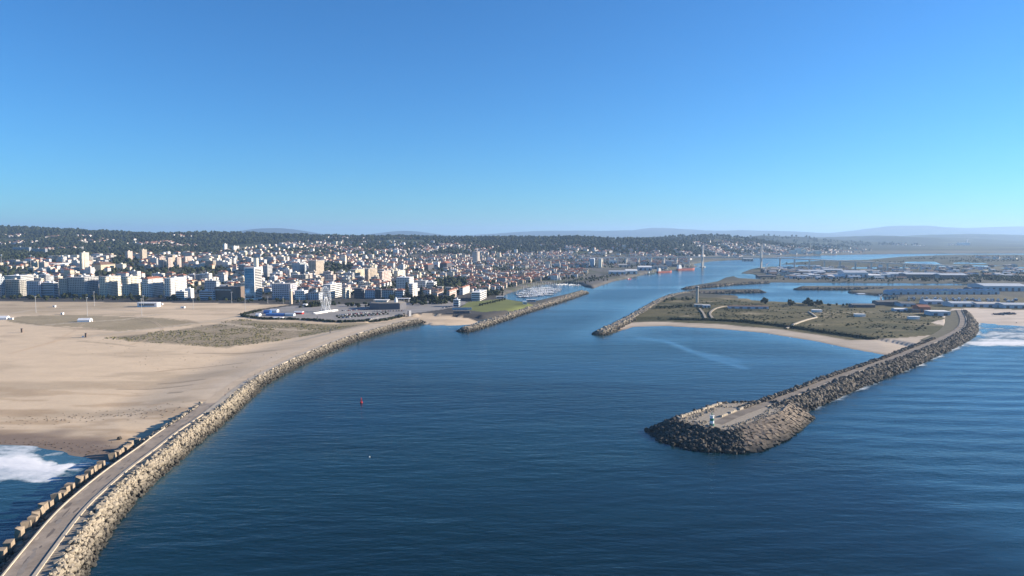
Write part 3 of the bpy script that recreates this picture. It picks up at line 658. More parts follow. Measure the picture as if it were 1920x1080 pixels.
# stones over the head: rough rock on the near and far sides, laid blocks on the sunlit seaward side
N = 2600; a = rng.random(N); s_ = rng.random(N) * nh; k = s_.astype(int)
xy = tp[k] * (1 - a[:, None]) + te[k] * a[:, None]; z = 6.7 - 7.3 * a + rng.normal(0, .5, N)
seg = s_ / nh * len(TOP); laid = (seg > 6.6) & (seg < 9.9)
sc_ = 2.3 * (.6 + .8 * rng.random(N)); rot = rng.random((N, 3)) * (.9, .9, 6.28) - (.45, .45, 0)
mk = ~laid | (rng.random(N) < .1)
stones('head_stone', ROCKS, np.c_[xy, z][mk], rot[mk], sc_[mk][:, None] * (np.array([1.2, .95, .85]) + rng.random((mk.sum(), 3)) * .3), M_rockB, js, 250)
pb, rbk, sb = [], [], []
for row in range(9):
    av = (row + .4) / 9
    k = int(6.55 * nh / len(TOP))
    while k < 9.95 * nh / len(TOP):
        c0 = tp[k] * (1 - av) + te[k] * av; c1 = tp[k + 1] * (1 - av) + te[k + 1] * av; stp = np.hypot(*(c1 - c0))
        out = te[k] - tp[k]; wdt = np.hypot(*out) / 9
        ang = math.atan2(out[1], out[0]); tilt = math.atan2(7.3, np.hypot(*out))
        pb.append((*c0, 6.9 - 7.3 * av + rng.normal(0, .32))); rbk.append((rng.normal(0, .09), tilt + rng.normal(0, .09), ang + rng.normal(0, .10)))
        sb.append((wdt * (1.02 + .1 * rng.random()), 1.9 + rng.random() * .5, 1.7 + rng.random() * .4)); k += max(1, int(round(2.5 / max(stp, .3))))
pb, rbk, sb = np.array(pb), np.array(rbk), np.array(sb)
stones('laid_block', BLOCKS, pb, rbk, sb, M_rockH, js, 300)
# low block wall round the platform and along the road
wl_ = []
for i0, i1 in ((13, 40),):
    for i in range(i0, i1):
        if rng.random() < .9: wl_.append((*(tp[i] * .96 + hc * .04), 7.35, math.atan2(*(tp[i + 1] - tp[i])[::-1])))
for i in range(8, 34):
    if rng.random() < .75 and not 17 < i < 20: wl_.append((*(SJs[i] - nS[i] * 5.0), 7.2, math.atan2(tS[i][1], tS[i][0])))
for x_, y_, z_, a_ in wl_:
    q = link('wall_block', tpl_mesh(BLOCKS, int(rng.integers(0, 4)), 'wall_block', M_pale), js); q.location = (x_, y_, z_); q.rotation_euler = (0, 0, a_ + rng.normal(0, .06)); q.scale = (1.75, 1.3, 1.3 + rng.random() * .4)
N = 420; a = rng.random(N); s_ = rng.random(N) * nh; k = s_.astype(int); f = .62 + .33 * rng.random(N)
xy = hc + (tp[k] - hc) * f[:, None]
mk = (pdist(xy[:, 0], xy[:, 1], SJs) > 5.5)
sc_ = (.6 + rng.random(N) * 1.0)[:, None] * np.ones(3)
tag(scatter_mesh('scattered_stones', ROCKS, np.c_[xy, np.full(N, 6.9)][mk], rot[:N][mk], sc_[mk], [M_rockN], parent=js), kind='stuff')

# --- inner moles: armoured edges of the river channel
def mole(label, px, w0, zt, rockm, side, dens, nmax, size=2.0):
    p = smooth_path(PL(px, zt), 2.0); t, n = frame(p)
    o = empty('mole', (0, 0, 0)); tag(o, label, 'mole')
    strip('core', p, n, [(-w0 - 6, -2.5), (-w0, zt - .5), (w0, zt - .5), (w0 + 7, -2.5)], M_core, o)
    strip('road', p, n, [(-w0 * .55, zt - .4), (-w0 * .5, zt), (w0 * .5, zt), (w0 * .55, zt - .4)], M_road, o)
    ps = []
    for s in side: ps += [slope_rocks(p, n, s * w0 * .55, zt + .1, s * (w0 + 6), -.5, dens, size)]
    # rounded tip
    N = 160; an = rng.random(N) * math.pi * 2; rr = (w0 + 6) * np.sqrt(rng.random(N)); c = p[0]
    ps.append((np.c_[c[0] + rr * np.cos(an), c[1] + rr * np.sin(an), zt - rr / (w0 + 6) * zt * 1.05], rng.random((N, 3)) * 6, size * (.8 + .5 * rng.random((N, 3)))))
    pos, rot, scl = (np.vstack([q[k] for q in ps]) for k in range(3))
    stones('armour_stone', ROCKS, pos, rot, scl, rockm, o, nmax)
    return o
mole('grey rock mole on the town side of the harbour channel, beside the small beach', [(872, 614), (900, 606), (935, 595), (968, 584), (1005, 573), (1050, 560), (1096, 545)], 4.5, 4.6, M_rockN, (1, -1), .22, 120, 2.3)
mole('rock-tipped mole on the spit side of the channel, opposite the marina', [(1126, 620), (1150, 609), (1178, 596), (1205, 580), (1240, 559.5), (1262, 551.5), (1288, 547)], 4.5, 4.4, M_rockN, (1, -1), .22, 120, 2.3)
mole('thin dark mole with pointed tip at the mouth of the fishing dock', [(1286, 539), (1320, 536), (1370, 531), (1440, 527.5)], 4.0, 3.8, M_rockS, (1, -1), .10, 20, 2.8)
mole('straight dark mole reaching right into the dock from the spit tower', [(1426, 544.8), (1370, 545.8), (1310, 547.2), (1295, 547.5)], 5.0, 3.8, M_rockS, (1, -1), .10, 20, 2.8)
mole('straight dark mole in the middle of the fishing dock', [(1497, 539.6), (1550, 539.6), (1600, 539.6), (1655, 539.5)], 5.5, 3.8, M_rockS, (1, -1), .08, 20, 2.8)
# ------------------------------------------------------------------ buildings
E1 = np.array((math.cos(R(9)), -math.sin(R(9)))); E2 = np.array((math.sin(R(9)), math.cos(R(9))))
WALL = {k: mat('wall_' + k, c, .75, .07, .12) for k, c in {
    'white': (.72, .70, .67), 'cream': (.72, .67, .56), 'yellow': (.66, .58, .43), 'pink': (.60, .49, .43), 'grey': (.42, .42, .42), 'blue_grey': (.46, .50, .54),
    'tan': (.50, .42, .33), 'brown': (.17, .13, .105), 'lavender': (.55, .53, .58), 'dark': (.11, .11, .125), 'concrete': (.40, .38, .34), 'brick': (.33, .13, .09)}.items()}
ROOF = {k: mat('roof_' + k, c, .85, .22, .5) for k, c in {'red': (.30, .125, .08), 'brown': (.17, .105, .075), 'flat': (.46, .44, .41), 'white': (.74, .73, .71), 'dark': (.15, .145, .14), 'metal': (.42, .46, .50)}.items()}
M_glass = mat('window_glass', (.03, .04, .055), .15, .3, .2, spec=.5)
M_curtain = mat('blue_curtain_glass', (.055, .15, .34), .10, .35, .05, spec=.8, metal=1.0)
M_wtrim = mat('white_trim', (.80, .79, .77), .6, .05, .5)
OCC = []                                     # footprints taken: x, y, radius
AUTO = []                                    # things whose label is finished at the end
LM = []                                      # landmarks: name, x, y
def facade(w, dp, h, zf, style, mb, fl=3.1):
    """windows on four sides as thin recessed-looking panes; style: win | strip | none"""
    nf = max(1, int(h / fl))
    for side in range(4):
        L_ = w if side in (0, 2) else dp
        nb = max(1, int(L_ / 3.4)); st = L_ / nb
        for f in range(nf):
            z0 = f * h / nf + .9; z1 = z0 + min(1.75, h / nf - 1.1)
            bays = [(.6, L_ - .6)] if style == 'strip' else [(b_ * st + st * .2, b_ * st + st * .8) for b_ in range(nb)]
            for a, c in bays:
                e = .05
                if side == 0: q = [(a, -e), (c, -e)]
                elif side == 1: q = [(w + e, a), (w + e, c)]
                elif side == 2: q = [(w - a, dp + e), (w - c, dp + e)]
                else: q = [(-e, dp - a), (-e, dp - c)]
                (x0, y0), (x1, y1) = q
                mb.add([(x0, y0, z0), (x1, y1, z0), (x1, y1, z1), (x0, y0, z1)], [(0, 1, 2, 3)])
def make_building(name, x, y, z, w, dp, h, wall='white', roof='flat', style='win', balc=False, rot=None, parent=None, extra=None, roofh=None):
    """origin at the front-left corner; front runs along E1"""
    rz = -R(9) if rot is None else rot
    o = empty(name, (x, y, z), rz)
    MB().box(0, w, 0, dp, -6, h).build('wall', WALL[wall], o)
    r = MB()
    if roof in ('red', 'brown'):
        ax = 'x' if w >= dp else 'y'; s_ = min(w, dp); e = .5
        r.gable(-e, w + e, -e, dp + e, h + .02, h + (roofh or s_ * .26), ax, hip=s_ * .45)
        ro = r.build('roof', ROOF[roof], o)
        if s_ > 7: MB().box(w * .3, w * .3 + .9, dp * .55, dp * .55 + .9, h + .2, h + s_ * .26 + 1.0).build('chimney', WALL['white'], ro)
    else:
        r.box(-.25, w + .25, -.25, dp + .25, h + .01, h + .5)
        ro = r.build('roof', ROOF[roof], o)
        if h > 10 and min(w, dp) > 8: MB().box(w * .35, w * .35 + min(5, w * .3), dp * .4, dp * .4 + min(4.5, dp * .3), h + .4, h + 3.2).build('lift_housing', WALL[wall], ro)
    if style != 'none':
        m = MB(); facade(w, dp, h, 0, style, m); tag(m.build('windows', M_glass, o), kind='stuff')
    if balc:
        m = MB(); nf = max(1, int(h / 3.1))
        for f in range(1, nf):
            zz = f * h / nf
            for a, c in ((.06, .46), (.54, .94)) if w > 14 else ((.1, .9),):
                m.box(w * a, w * c, -1.3, -.06, zz - .1, zz + .95)
            if dp > 9: m.box(w + .06, w + 1.2, dp * .25, dp * .7, zz - .1, zz + .95)
        tag(m.build('balconies', WALL[wall], o), kind='stuff')
    OCC.append((x + (w / 2) * E1[0] + dp / 2 * E2[0], y + w / 2 * E1[1] + dp / 2 * E2[1], math.hypot(w, dp) / 2))
    return o
def solve(A, e, u):
    """distance along e from A until the bearing is u"""
    k = (CP + (CAMH - 8) * SP / max(A[1], 1)) ; t = tanu(u) * k
    return (t * A[1] - A[0]) / (e[0] - t * e[1])
def BP(u0, u1, us, vt, vb, wall, roof, label, cat='apartment block', style='win', balc=False, name='apartment_block', ground=None, back=None, group=None):
    """building surveyed from the photograph: front u0..u1, sunlit side u1..us, top vt, base vb"""
    x, y, z = PT(u0, vb)
    A = np.array((x, y)); w_ = max(5, solve(A, E1, u1)); Bc = A + E1 * w_
    dpt = solve(Bc, E2, us) if us > u1 else 14
    dpt = back or float(np.clip(dpt, 6, 60))
    h = max(4, (vb - vt) * y / FPX * 1.02)
    o = make_building(name, x, y, z, w_, dpt, h, wall, roof, style, balc)
    tag(o, label, cat, group); return o
FR = 'blocks along the beach front'
BP(-40, -4, 10, 522, 556, 'blue_grey', 'flat', 'grey-blue apartment block cut by the left edge of the picture', balc=True, group=FR)
BP(11, 38, 50, 525, 555, 'concrete', 'flat', 'grey apartment block on the beach front, second visible from left edge', balc=True, group=FR)
BP(8, 40, 64, 518, 543, 'white', 'white', 'long bright white slab behind the leftmost beach-front blocks', style='strip')
BP(51, 76, 78, 528, 556, 'lavender', 'flat', 'lavender grey beach-front block left of the low blue one', balc=True, group=FR)
BP(78, 101, 110, 531, 556, 'blue_grey', 'white', 'low wide blue-grey beach-front block with white roof edge', style='strip', group=FR)
BP(112, 126, 128, 523, 557, 'concrete', 'flat', 'slim grey block joined to the widest grey beach-front block', group=FR)
BP(128, 160, 186, 521, 557, 'grey', 'flat', 'widest grey beach-front block with rows of dark balconies', balc=True, group=FR)
BP(187, 200, 228, 520, 557, 'cream', 'flat', 'cream beach-front tower block with sunlit cream side', balc=True, group=FR)
BP(230, 241, 264, 520, 557, 'cream', 'flat', 'cream beach-front block left of the red-roofed white one', balc=True, group=FR)
BP(267, 279, 307, 524, 558, 'white', 'red', 'white beach-front block with low red tiled roof', balc=True, group=FR)
BP(309, 321, 351, 523, 558, 'white', 'white', 'bright white beach-front block beside the low pavilion', balc=True, group=FR)
BP(330, 346, 352, 547, 561, 'white', 'white', 'low white seaside pavilion in front of the white blocks', 'pavilion', 'strip', name='seaside_pavilion')
BP(347, 358, 364, 542, 559, 'white', 'white', 'small bright white cube above the seaside pavilion', 'house', 'none', name='house')
BP(374, 399, 404, 546, 562, 'blue_grey', 'metal', 'low blue-grey hall left of the brown block', 'hall', 'strip', name='hall')
BP(384, 406, 412, 527, 549, 'blue_grey', 'flat', 'pale blue-grey block rising behind the low hall', group=FR)
cas = BP(403, 441, 459, 539, 561, 'brown', 'dark', 'dark brown windowless block with row of white marks, left of glass tower', 'casino', 'none', name='casino_block')
m = MB(); w_ = 36
for i in range(12): m.box(2 + i * 2.6, 3.4 + i * 2.6, -.3, -.08, 16.2, 17.6)
m.build('sign_letters', M_wtrim, cas)
BP(510, 545, 557, 533, 561, 'lavender', 'flat', 'wide lavender block with grid of balconies right of the glass tower', balc=True, group=FR)
BP(553, 571, 578, 546, 562, 'white', 'white', 'low white hotel wing left of the Ferris wheel', 'hotel', name='hotel')
BP(578, 598, 606, 549, 562, 'blue_grey', 'dark', 'low blue-white hotel wing right behind the Ferris wheel', 'hotel', 'win', name='hotel')
BP(606, 620, 641, 535, 560, 'white', 'white', 'tall white block with sunlit side right of the Ferris wheel', 'apartment block', 'strip', group=FR)
BP(643, 648, 657, 541, 560, 'cream', 'flat', 'narrow cream block beside the tall white block', group=FR)
BP(664, 679, 683, 541, 559, 'dark', 'flat', 'dark blue slate-coloured block, leftmost of the row facing the fort', balc=True, group='row facing the fort')
BP(684, 702, 705, 544, 559, 'lavender', 'red', 'lavender row building with red roof facing the fort', group='row facing the fort')
BP(705, 714, 716, 543, 559, 'dark', 'flat', 'narrow dark building inside the row facing the fort', group='row facing the fort')
BP(716, 738, 741, 544, 560, 'grey', 'brown', 'pale grey row building with brown roof facing the fort', group='row facing the fort')
BP(741, 756, 760, 545, 560, 'blue_grey', 'red', 'blue-grey row end building with red roof near the tall pines', group='row facing the fort')
BP(743, 768, 776, 521, 546, 'white', 'white', 'big white stepped apartment block behind the tall pines', balc=True)
BP(767, 774, 783, 533, 557, 'white', 'white', 'lower white terrace of the stepped block between the pines', balc=True)
BP(777, 798, 803, 527, 543, 'blue_grey', 'flat', 'pale blue-grey block right of the white stepped block')
BP(800, 814, 819, 530, 543, 'white', 'white', 'white block with end wall lit, right of the pines', style='strip')
BP(812, 820, 831, 550, 562, 'pink', 'brown', 'pink old house with brown roof facing the fort garden', 'house', name='house')
BP(838, 843, 856, 546, 561, 'pink', 'red', 'tall pink old house near the river garden', 'house', name='house')
BP(862, 868, 884, 540, 553, 'white', 'red', 'white house with long lit wall above the lawn', 'house', name='house')
BP(850, 860, 863, 563, 575, 'blue_grey', 'white', 'small light blue kiosk building beside the lawn', 'kiosk', 'strip', name='kiosk')
BP(884, 900, 916, 549, 564, 'white', 'white', 'white modern riverside building between lawn and marina', 'riverside building', 'strip', name='riverside_building')
BP(655, 667, 684, 507, 524, 'yellow', 'flat', 'yellow mid-town block with sunlit side', balc=True)
BP(684, 691, 709, 505, 527, 'tan', 'flat', 'tan mid-town block right of the yellow one', balc=True)
BP(710, 717, 741, 510, 534, 'pink', 'flat', 'pink block with rows of balconies, mid-town', balc=True)
BP(738, 746, 775, 509, 524, 'cream', 'flat', 'long cream block right of the pink balcony block', balc=True)
BP(548, 563, 575, 494, 516, 'blue_grey', 'flat', 'blue-grey tower with white lit side behind the lavender block', 'apartment tower', name='apartment_tower')
BP(579, 593, 608, 490, 518, 'tan', 'flat', 'tan-sided tower, tallest behind the Ferris wheel', 'apartment tower', name='apartment_tower')
BP(493, 502, 511, 499, 522, 'grey', 'flat', 'grey tower directly behind the glass hotel tower', 'apartment tower', name='apartment_tower')
BP(150, 156, 169, 475, 511, 'cream', 'flat', 'cream tower standing alone above the beach-front row, left of picture', 'apartment tower', balc=True, name='apartment_tower')
for i, (a, b_, c, t, bb) in enumerate(((297, 301, 308, 483, 505), (313, 317, 325, 484, 505), (330, 334, 341, 483, 502), (344, 349, 361, 482, 499))):
    BP(a, b_, c, t, bb, 'pink', 'red' if i == 0 else 'flat', ('first', 'second', 'third', 'fourth')[i] + ' from left of the four pink towers on the slope', 'apartment tower', balc=True, name='apartment_tower', group='four pink towers')
BP(235, 241, 250, 472, 490, 'pink', 'flat', 'left of two pale pink towers high on the left slope', 'apartment tower', name='apartment_tower', group='two hill towers')
BP(262, 268, 277, 469, 489, 'tan', 'flat', 'right of two pale towers high on the left slope', 'apartment tower', name='apartment_tower', group='two hill towers')
BP(418, 422, 427, 458, 472, 'white', 'flat', 'small white tower on the far slope, left of a pair', 'apartment tower', name='apartment_tower')
BP(435, 439, 446, 462, 473, 'white', 'flat', 'small white tower on the far slope, right of a pair', 'apartment tower', name='apartment_tower')
BP(24, 56, 60, 464, 473, 'blue_grey', 'flat', 'long blue-grey slab high on the left slope', style='strip')
BP(60, 86, 90, 467, 476, 'blue_grey', 'flat', 'second long blue-grey slab high on the left slope', style='strip')
BP(172, 190, 217, 497, 508, 'yellow', 'brown', 'long yellow school building right of the lone cream tower', 'school', name='school')
BP(1106, 1114, 1117, 486, 501, 'blue_grey', 'white', 'blue-white silo block by the port, left one', 'silo', 'none', name='silo_block')
BP(1122, 1128, 1136, 486, 502, 'cream', 'flat', 'cream silo block by the port, right one', 'silo', 'none', name='silo_block')
BP(795, 803, 826, 497, 507, 'dark', 'red', 'long dark block with red roof in the back of town', style='win')
BP(825, 838, 858, 494, 505, 'dark', 'red', 'long dark red-roofed block behind the old town', style='win')

# hotel tower with glass front
x, y, z = PT(459.5, 562); A = np.array((x, y)); w_ = solve(A, E1, 478); dp_ = solve(A + E1 * w_, E2, 491.5); h_ = 60 * y / FPX
o = empty('hotel_tower', (x, y, z), -R(9)); tag(o, 'tall hotel tower with dark blue glass front and white striped side', 'hotel tower')
MB().box(0, w_, 0, dp_, -4, h_).build('wall', WALL['white'], o)
g = MB(); nf = 18
for f in range(nf): g.box(.7, w_ - .7, -.12, -.04, 3 + f * (h_ - 4.5) / nf, 3 + (f + .93) * (h_ - 4.5) / nf)
g.build('glass_front', M_curtain, o)
s = MB(); s2 = MB()
for f in range(nf):
    zz = 3 + f * (h_ - 4.5) / nf; s.box(w_ + .04, w_ + .14, 2.2, dp_ - .8, zz + .6, zz + 2.2); s2.box(w_ + .05, w_ + 1.0, 2.0, dp_ - .4, zz - .3, zz + .35)
tag(s.build('windows', M_glass, o), kind='stuff'); tag(s2.build('balconies', WALL['white'], o), kind='stuff')
MB().box(w_ * .72, w_ * .72 + 6.5, dp_ * .3, dp_ * .3 + 6, h_, h_ + 17).build('lift_housing', WALL['cream'], o)
MB().box(-.3, w_ + .3, -.3, dp_ + .3, h_ + .01, h_ + .7).build('roof', WALL['white'], o)
OCC.append((x + w_ / 2, y + dp_ / 2, 16)); LM.append(('glass hotel tower', x, y))
# clock tower on the promenade
x, y, z = PT(546, 570); o = empty('clock_tower', (x, y, z), R(-20)); tag(o, 'slim tan square clock tower on the promenade', 'clock tower')
hh = 28 * y / FPX
MB().box(-1.8, 1.8, -1.8, 1.8, -3, hh).build('shaft', WALL['tan'], o)
MB().box(-2.0, 2.0, -2.0, 2.0, hh + .01, hh + .6).build('cornice', WALL['concrete'], o)
for a in range(4):
    d = MB().lathe([(1.15, 0), (1.15, .12)], 16); q = d.build('clock_face', M_wtrim, o); q.location = (1.82 * math.cos(a * math.pi / 2), 1.82 * math.sin(a * math.pi / 2), hh - 2.2); q.rotation_euler = (0, math.pi / 2, a * math.pi / 2)
LM.append(('clock tower', x, y))
# round tan tower beyond the old town
x, y, z = PT(892.5, 494); o = empty('round_tower', (x, y, z)); tag(o, 'tan round-cornered tower rising beyond the old town', 'apartment tower'); hh = 22 * y / FPX; rr = 6.8 * y / FPX
MB().lathe([(rr, -4), (rr, hh), (rr * .9, hh + .6)], 20).build('wall', WALL['tan'], o)
m = MB()
for f in range(int(hh / 3.2)): m.lathe([(rr + .05, 1 + f * 3.2), (rr + .05, 2.3 + f * 3.2)], 20)
tag(m.build('windows', WALL['grey'], o), kind='stuff'); MB().box(-3, 3, -3, 3, hh, hh + 3).build('roof', ROOF['flat'], o)
OCC.append((x, y, 18)); LM.append(('round tan tower', x, y))
# fort with dark walls
F0 = PT(693, 580); o = empty('fort', F0, -R(4)); tag(o, 'low dark-walled seaside fort right of the car park', 'fort')
W_ = 58 * F0[1] / FPX; poly = [(0, 0), (W_ * .35, -6), (W_, 0), (W_ + 6, 18), (W_ * .9, 40), (W_ * .3, 46), (-6, 22)]
MB().prism(poly, -3, 9.5).build('rampart', WALL['dark'], o)
MB().prism([(W_ / 2 + (a - W_ / 2) * .93, 20 + (c - 20) * .9) for a, c in poly], 9.5, 9.9).build('terrace', M_ribs, o)
MB().box(W_ * .1, W_ * .5, 14, 22, 9.9, 12.8).build('barracks', WALL['grey'], o)
MB().box(W_ * .05, W_ * .55, 12, 24, 12.81, 13.3).build('roof', ROOF['white'], o)
MB().lathe([(2.6, 9.9), (2.4, 15), (1.6, 15.3), (1.5, 17), (.2, 18)], 12, c=(W_ * .8, 14)).build('beacon', M_wtrim, o)
OCC.append((F0[0] + W_ / 2, F0[1] + 18, 44)); LM.append(('fort', F0[0] + 30, F0[1]))
# white canopy and obelisk
x, y, z = PT(757, 566); o = empty('canopy', (x, y, z)); tag(o, 'flat white canopy roof on thin posts above the fort garden', 'canopy')
MB().box(-11, 11, -5, 5, 5.6, 6.3).build('roof', M_wtrim, o)
for a in (-9, 0, 9):
    for c in (-4, 4): MB().tube((a, c, -1), (a, c, 5.6), .22).build('post', M_wtrim, o)
x, y, z = PT(768.5, 594); o = empty('obelisk', (x, y, z), R(25)); tag(o, 'white and dark obelisk pillar at the end of the breakwater road', 'obelisk')
MB().box(-1.6, 1.6, -1.2, 1.2, 0, 8.6).build('pillar', WALL['white'], o); MB().box(-3, -1.61, -1.2, 1.2, 0, 8.0).build('back_slab', WALL['dark'], o); MB().box(-4.5, 4.5, -3, 3, -.5, .5).build('plinth', M_ribs, o)
# stadium
x, y, z = PT(102, 499); o = empty('stadium', (x, y, z), -R(9)); tag(o, 'low oval stadium with pale rim and red seats, left slope', 'stadium')
sc0 = y / FPX
mb = MB(); n = 40
rings = [(31, 10, 0), (31, 10, 9), (27, 8.2, 9), (20, 6, 2.5)]
V = [(a * sc0 * math.cos(2 * math.pi * i / n), b_ * sc0 * 2.6 * math.sin(2 * math.pi * i / n), zz) for a, b_, zz in rings for i in range(n)]
for k, (nm, mt) in enumerate((('outer_wall', WALL['white']), ('rim', WALL['cream']), ('seats', WALL['brick']))):
    MB().add(V, [(k * n + i, k * n + (i + 1) % n, (k + 1) * n + (i + 1) % n, (k + 1) * n + i) for i in range(n)]).build(nm, mt, o)
MB().add(V, [tuple(3 * n + i for i in range(n))]).build('pitch', mat('pitch_grass', (.06, .11, .03)), o)
OCC.append((x, y, 48)); OCC.append((x + 30, y, 30)); LM.append(('stadium', x, y))
for u_, v0, v1 in ((3, 478, 499), (58, 479, 502), (64, 482, 503), (118, 484, 500)):
    x, y, z = PT(u_, v1); o = empty('floodlight_mast', (x, y, z)); hh = (v1 - v0) * y / FPX
    MB().tube((0, 0, -1), (0, 0, hh), .5, .3).build('pole', WALL['grey'], o); MB().box(-2.4, 2.4, -.4, .4, hh - 2, hh + .8).build('lamp_panel', M_wtrim, o)
    AUTO.append((o, 'floodlight mast', 'floodlight masts', 'around the stadium', 'floodlight mast', 'stadium masts'))
LM += [('four pink towers', *PT(330, 500)[:2]), ('lone cream tower', *PT(158, 508)[:2]), ('white stepped block', *PT(757, 546)[:2]), ('port silos', *PT(1118, 500)[:2]), ('red-roofed dark blocks', *PT(828, 505)[:2]), ('lavender block', *PT(527, 560)[:2]), ('widest grey block', *PT(145, 557)[:2])]
LM += [('Ferris wheel', *P(611, 584)), ('marina', *P(1010, 550)), ('river lawn', *P(930, 575)), ('spit tower', *P(1307, 567)), ('bridge', *P(1370, 502)), ('dock warehouses', *P(1770, 552)), ('car park', *P(680, 592)), ('shipyard halls', *P(1500, 511))]
# ------------------------------------------------------------------ the rest of the town
OCCA = np.array(OCC)
VMU = [-300, 0, 350, 480, 650, 760, 870, 925, 960, 1000, 1060, 1110, 1180, 1230, 1300]
VMV = [549, 550, 551, 552, 553, 553, 550, 547, 540, 531, 524, 517, 508, 501, 494]
gx = np.arange(-1750, 900, 16.5); gy = np.arange(1250, 3700, 16.5)
GA, GB = np.meshgrid(gx, gy); GA = GA + rng.normal(0, 2.5, GA.shape); GB = GB + rng.normal(0, 2.5, GB.shape)
street = ((np.floor(GA / 16.5) % 6) == 0) | ((np.floor(GB / 16.5) % 5) == 0)
hx = (GA * E1[0] + GB * E2[0]).ravel(); hy = (GA * E1[1] + GB * E2[1]).ravel()
z_, sd_, sn_, ss_ = land(hx, hy); u_, v_ = uv(hx, hy, z_)
dens = np.interp(hy, [1250, 1900, 2400, 3000, 3700], [.90, .78, .5, .28, .1])
clus = fbm(hx / 210 + 2, hy / 210); dens = np.where((u_ < 520) & (hy > 1560), dens * .62, dens); dens = np.where(hy > 2000, dens * sstep(.36, .56, clus) * 1.35, dens * sstep(.22, .40, clus))
park = np.zeros(hx.shape, bool)
for c in ([(600, 516), (605, 495), (660, 497), (665, 517)], [(205, 500), (210, 484), (262, 486), (262, 500)], [(170, 520), (175, 509), (420, 505), (430, 519), (300, 522)], [(0, 520), (0, 505), (60, 505), (60, 520)], [(812, 545), (815, 524), (880, 527), (870, 545)]):
    park |= inside(u_, v_, np.array(c, float))
ok = (sn_ > 22) & (u_ > -60) & (u_ < 1290) & (v_ < np.interp(u_, VMU, VMV)) & ~street.ravel() & ~park & (rng.random(hx.shape) < dens) & ~inside(hx, hy, LAWN) & ~inside(hx, hy, CARPARK) & ~((v_ > 500) & (u_ > 1100))
i_ = np.nonzero(ok)[0]
dd = np.min(np.hypot(hx[i_][:, None] - OCCA[None, :, 0], hy[i_][:, None] - OCCA[None, :, 1]) - OCCA[None, :, 2], 1)
i_ = i_[dd > 8]
hx, hy, hz, hu, hv = hx[i_], hy[i_], z_[i_], u_[i_], v_[i_]
n_ = len(hx)
r1, r2, r3, r4 = (rng.random(n_) for _ in range(4))
bigb = (hu < 520) & (hy > 1560); papt = np.where(bigb, .36, np.where((hu < 760) & (hy < 2000), .3, np.where(hu < 760, .15, .07))); apt = r1 < papt
hw = np.where(apt, np.where(bigb, 14 + 13 * r2, 12 + 9 * r2), 8.5 + 4.5 * r2); hd = np.where(apt, 10.5 + 4 * r3, 8 + 4 * r3)
hh_ = np.where(apt, np.where(hy < 1500, 8 + 7 * r4, 9 + 11 * r4 ** 1.6), 5.5 + 4 * r4)
WC = ['white', 'white', 'white', 'white', 'cream', 'concrete', 'yellow', 'pink', 'grey', 'blue_grey', 'tan']
wc = rng.integers(0, len(WC), n_); rf = np.where(apt, rng.choice(['flat', 'flat', 'white', 'red', 'dark'], n_), rng.choice(['red', 'red', 'brown', 'brown', 'brown', 'flat'], n_))
def relation(x, y):
    uu = 960 + FPX * x / y
    best = min(LM, key=lambda l: math.hypot((l[1] / l[2] - x / y) * FPX, (l[2] - y) / 8))
    lu = 960 + FPX * best[1] / best[2]; dy = y - best[2]
    side = 'left of' if uu < lu else 'right of'
    if abs(uu - lu) < 14: side = ''
    dep = 'behind' if dy > 40 else ('in front of' if dy < -40 else '')
    s = (dep + ' and ' + side if dep and side else dep or side or 'beside').replace('in front of and left of', 'in front and left of').replace('in front of and right of', 'in front and right of')
    return s + ' the ' + best[0]
order = np.argsort(hy - hh_ * 12)
pick_a = [k for k in order if apt[k]][:230]; pick_h = [k for k in order if not apt[k]][:240]
cname = {'blue_grey': 'blue-grey'}; rname = {'flat': 'flat roof', 'white': 'flat white roof', 'red': 'red roof', 'brown': 'brown roof', 'dark': 'dark flat roof'}
sel = set()
for k in pick_a + pick_h:
    k = int(k); sel.add(k); a = bool(apt[k])
    ox = hx[k] - E1[0] * hw[k] / 2 - E2[0] * hd[k] / 2; oy = hy[k] - E1[1] * hw[k] / 2 - E2[1] * hd[k] / 2
    o = make_building('apartment_block' if a else 'house', ox, oy, hz[k], hw[k], hd[k], hh_[k], WC[wc[k]], str(rf[k]), 'win', a and r3[k] < .5)
    c = cname.get(WC[wc[k]], WC[wc[k]]); kd = 'block' if a else 'house'
    AUTO.append((o, f'{c} {kd} with {rname[str(rf[k])]}', f'{c} {kd}s with {rname[str(rf[k])]}s', relation(hx[k], hy[k]), 'apartment block' if a else 'house', 'town apartment blocks' if a else 'town houses'))
# settlements on the far slopes
SET = [(290, 457, 42, 60, 110), (340, 462, 50, 60, 40), (100, 446, 30, 60, 30), (155, 444, 14, 40, 14), (345, 443.5, 26, 40, 14), (25, 443, 22, 50, 16), (120, 468, 60, 60, 30), (430, 472, 40, 60, 30), (470, 470, 30, 60, 20), (540, 460, 26, 70, 50), (600, 464, 40, 90, 80), (660, 470, 50, 90, 60), (740, 472, 34, 80, 60), (840, 461, 24, 60, 50),
       (800, 470, 40, 90, 40), (900, 470, 40, 120, 40), (1080, 466, 26, 70, 60), (1040, 478, 40, 120, 60), (1130, 474, 30, 90, 40), (1230, 480, 50, 100, 50), (1290, 477, 30, 100, 40), (1330, 466, 26, 260, 120), (1370, 463, 22, 260, 120), (1410, 466, 30, 260, 130), (1350, 474, 40, 160, 90), (1450, 469, 26, 260, 110), (1490, 472, 30, 220, 90), (1530, 471, 30, 260, 70), (1560, 470, 40, 260, 60), (1690, 459, 18, 250, 24), (1580, 466, 30, 300, 30), (1790, 459.5, 12, 120, 14), (1880, 485, 40, 120, 20), (180, 452, 60, 120, 24), (30, 456, 30, 90, 24), (640, 446, 60, 100, 16), (760, 447, 60, 100, 14)]
ex = []
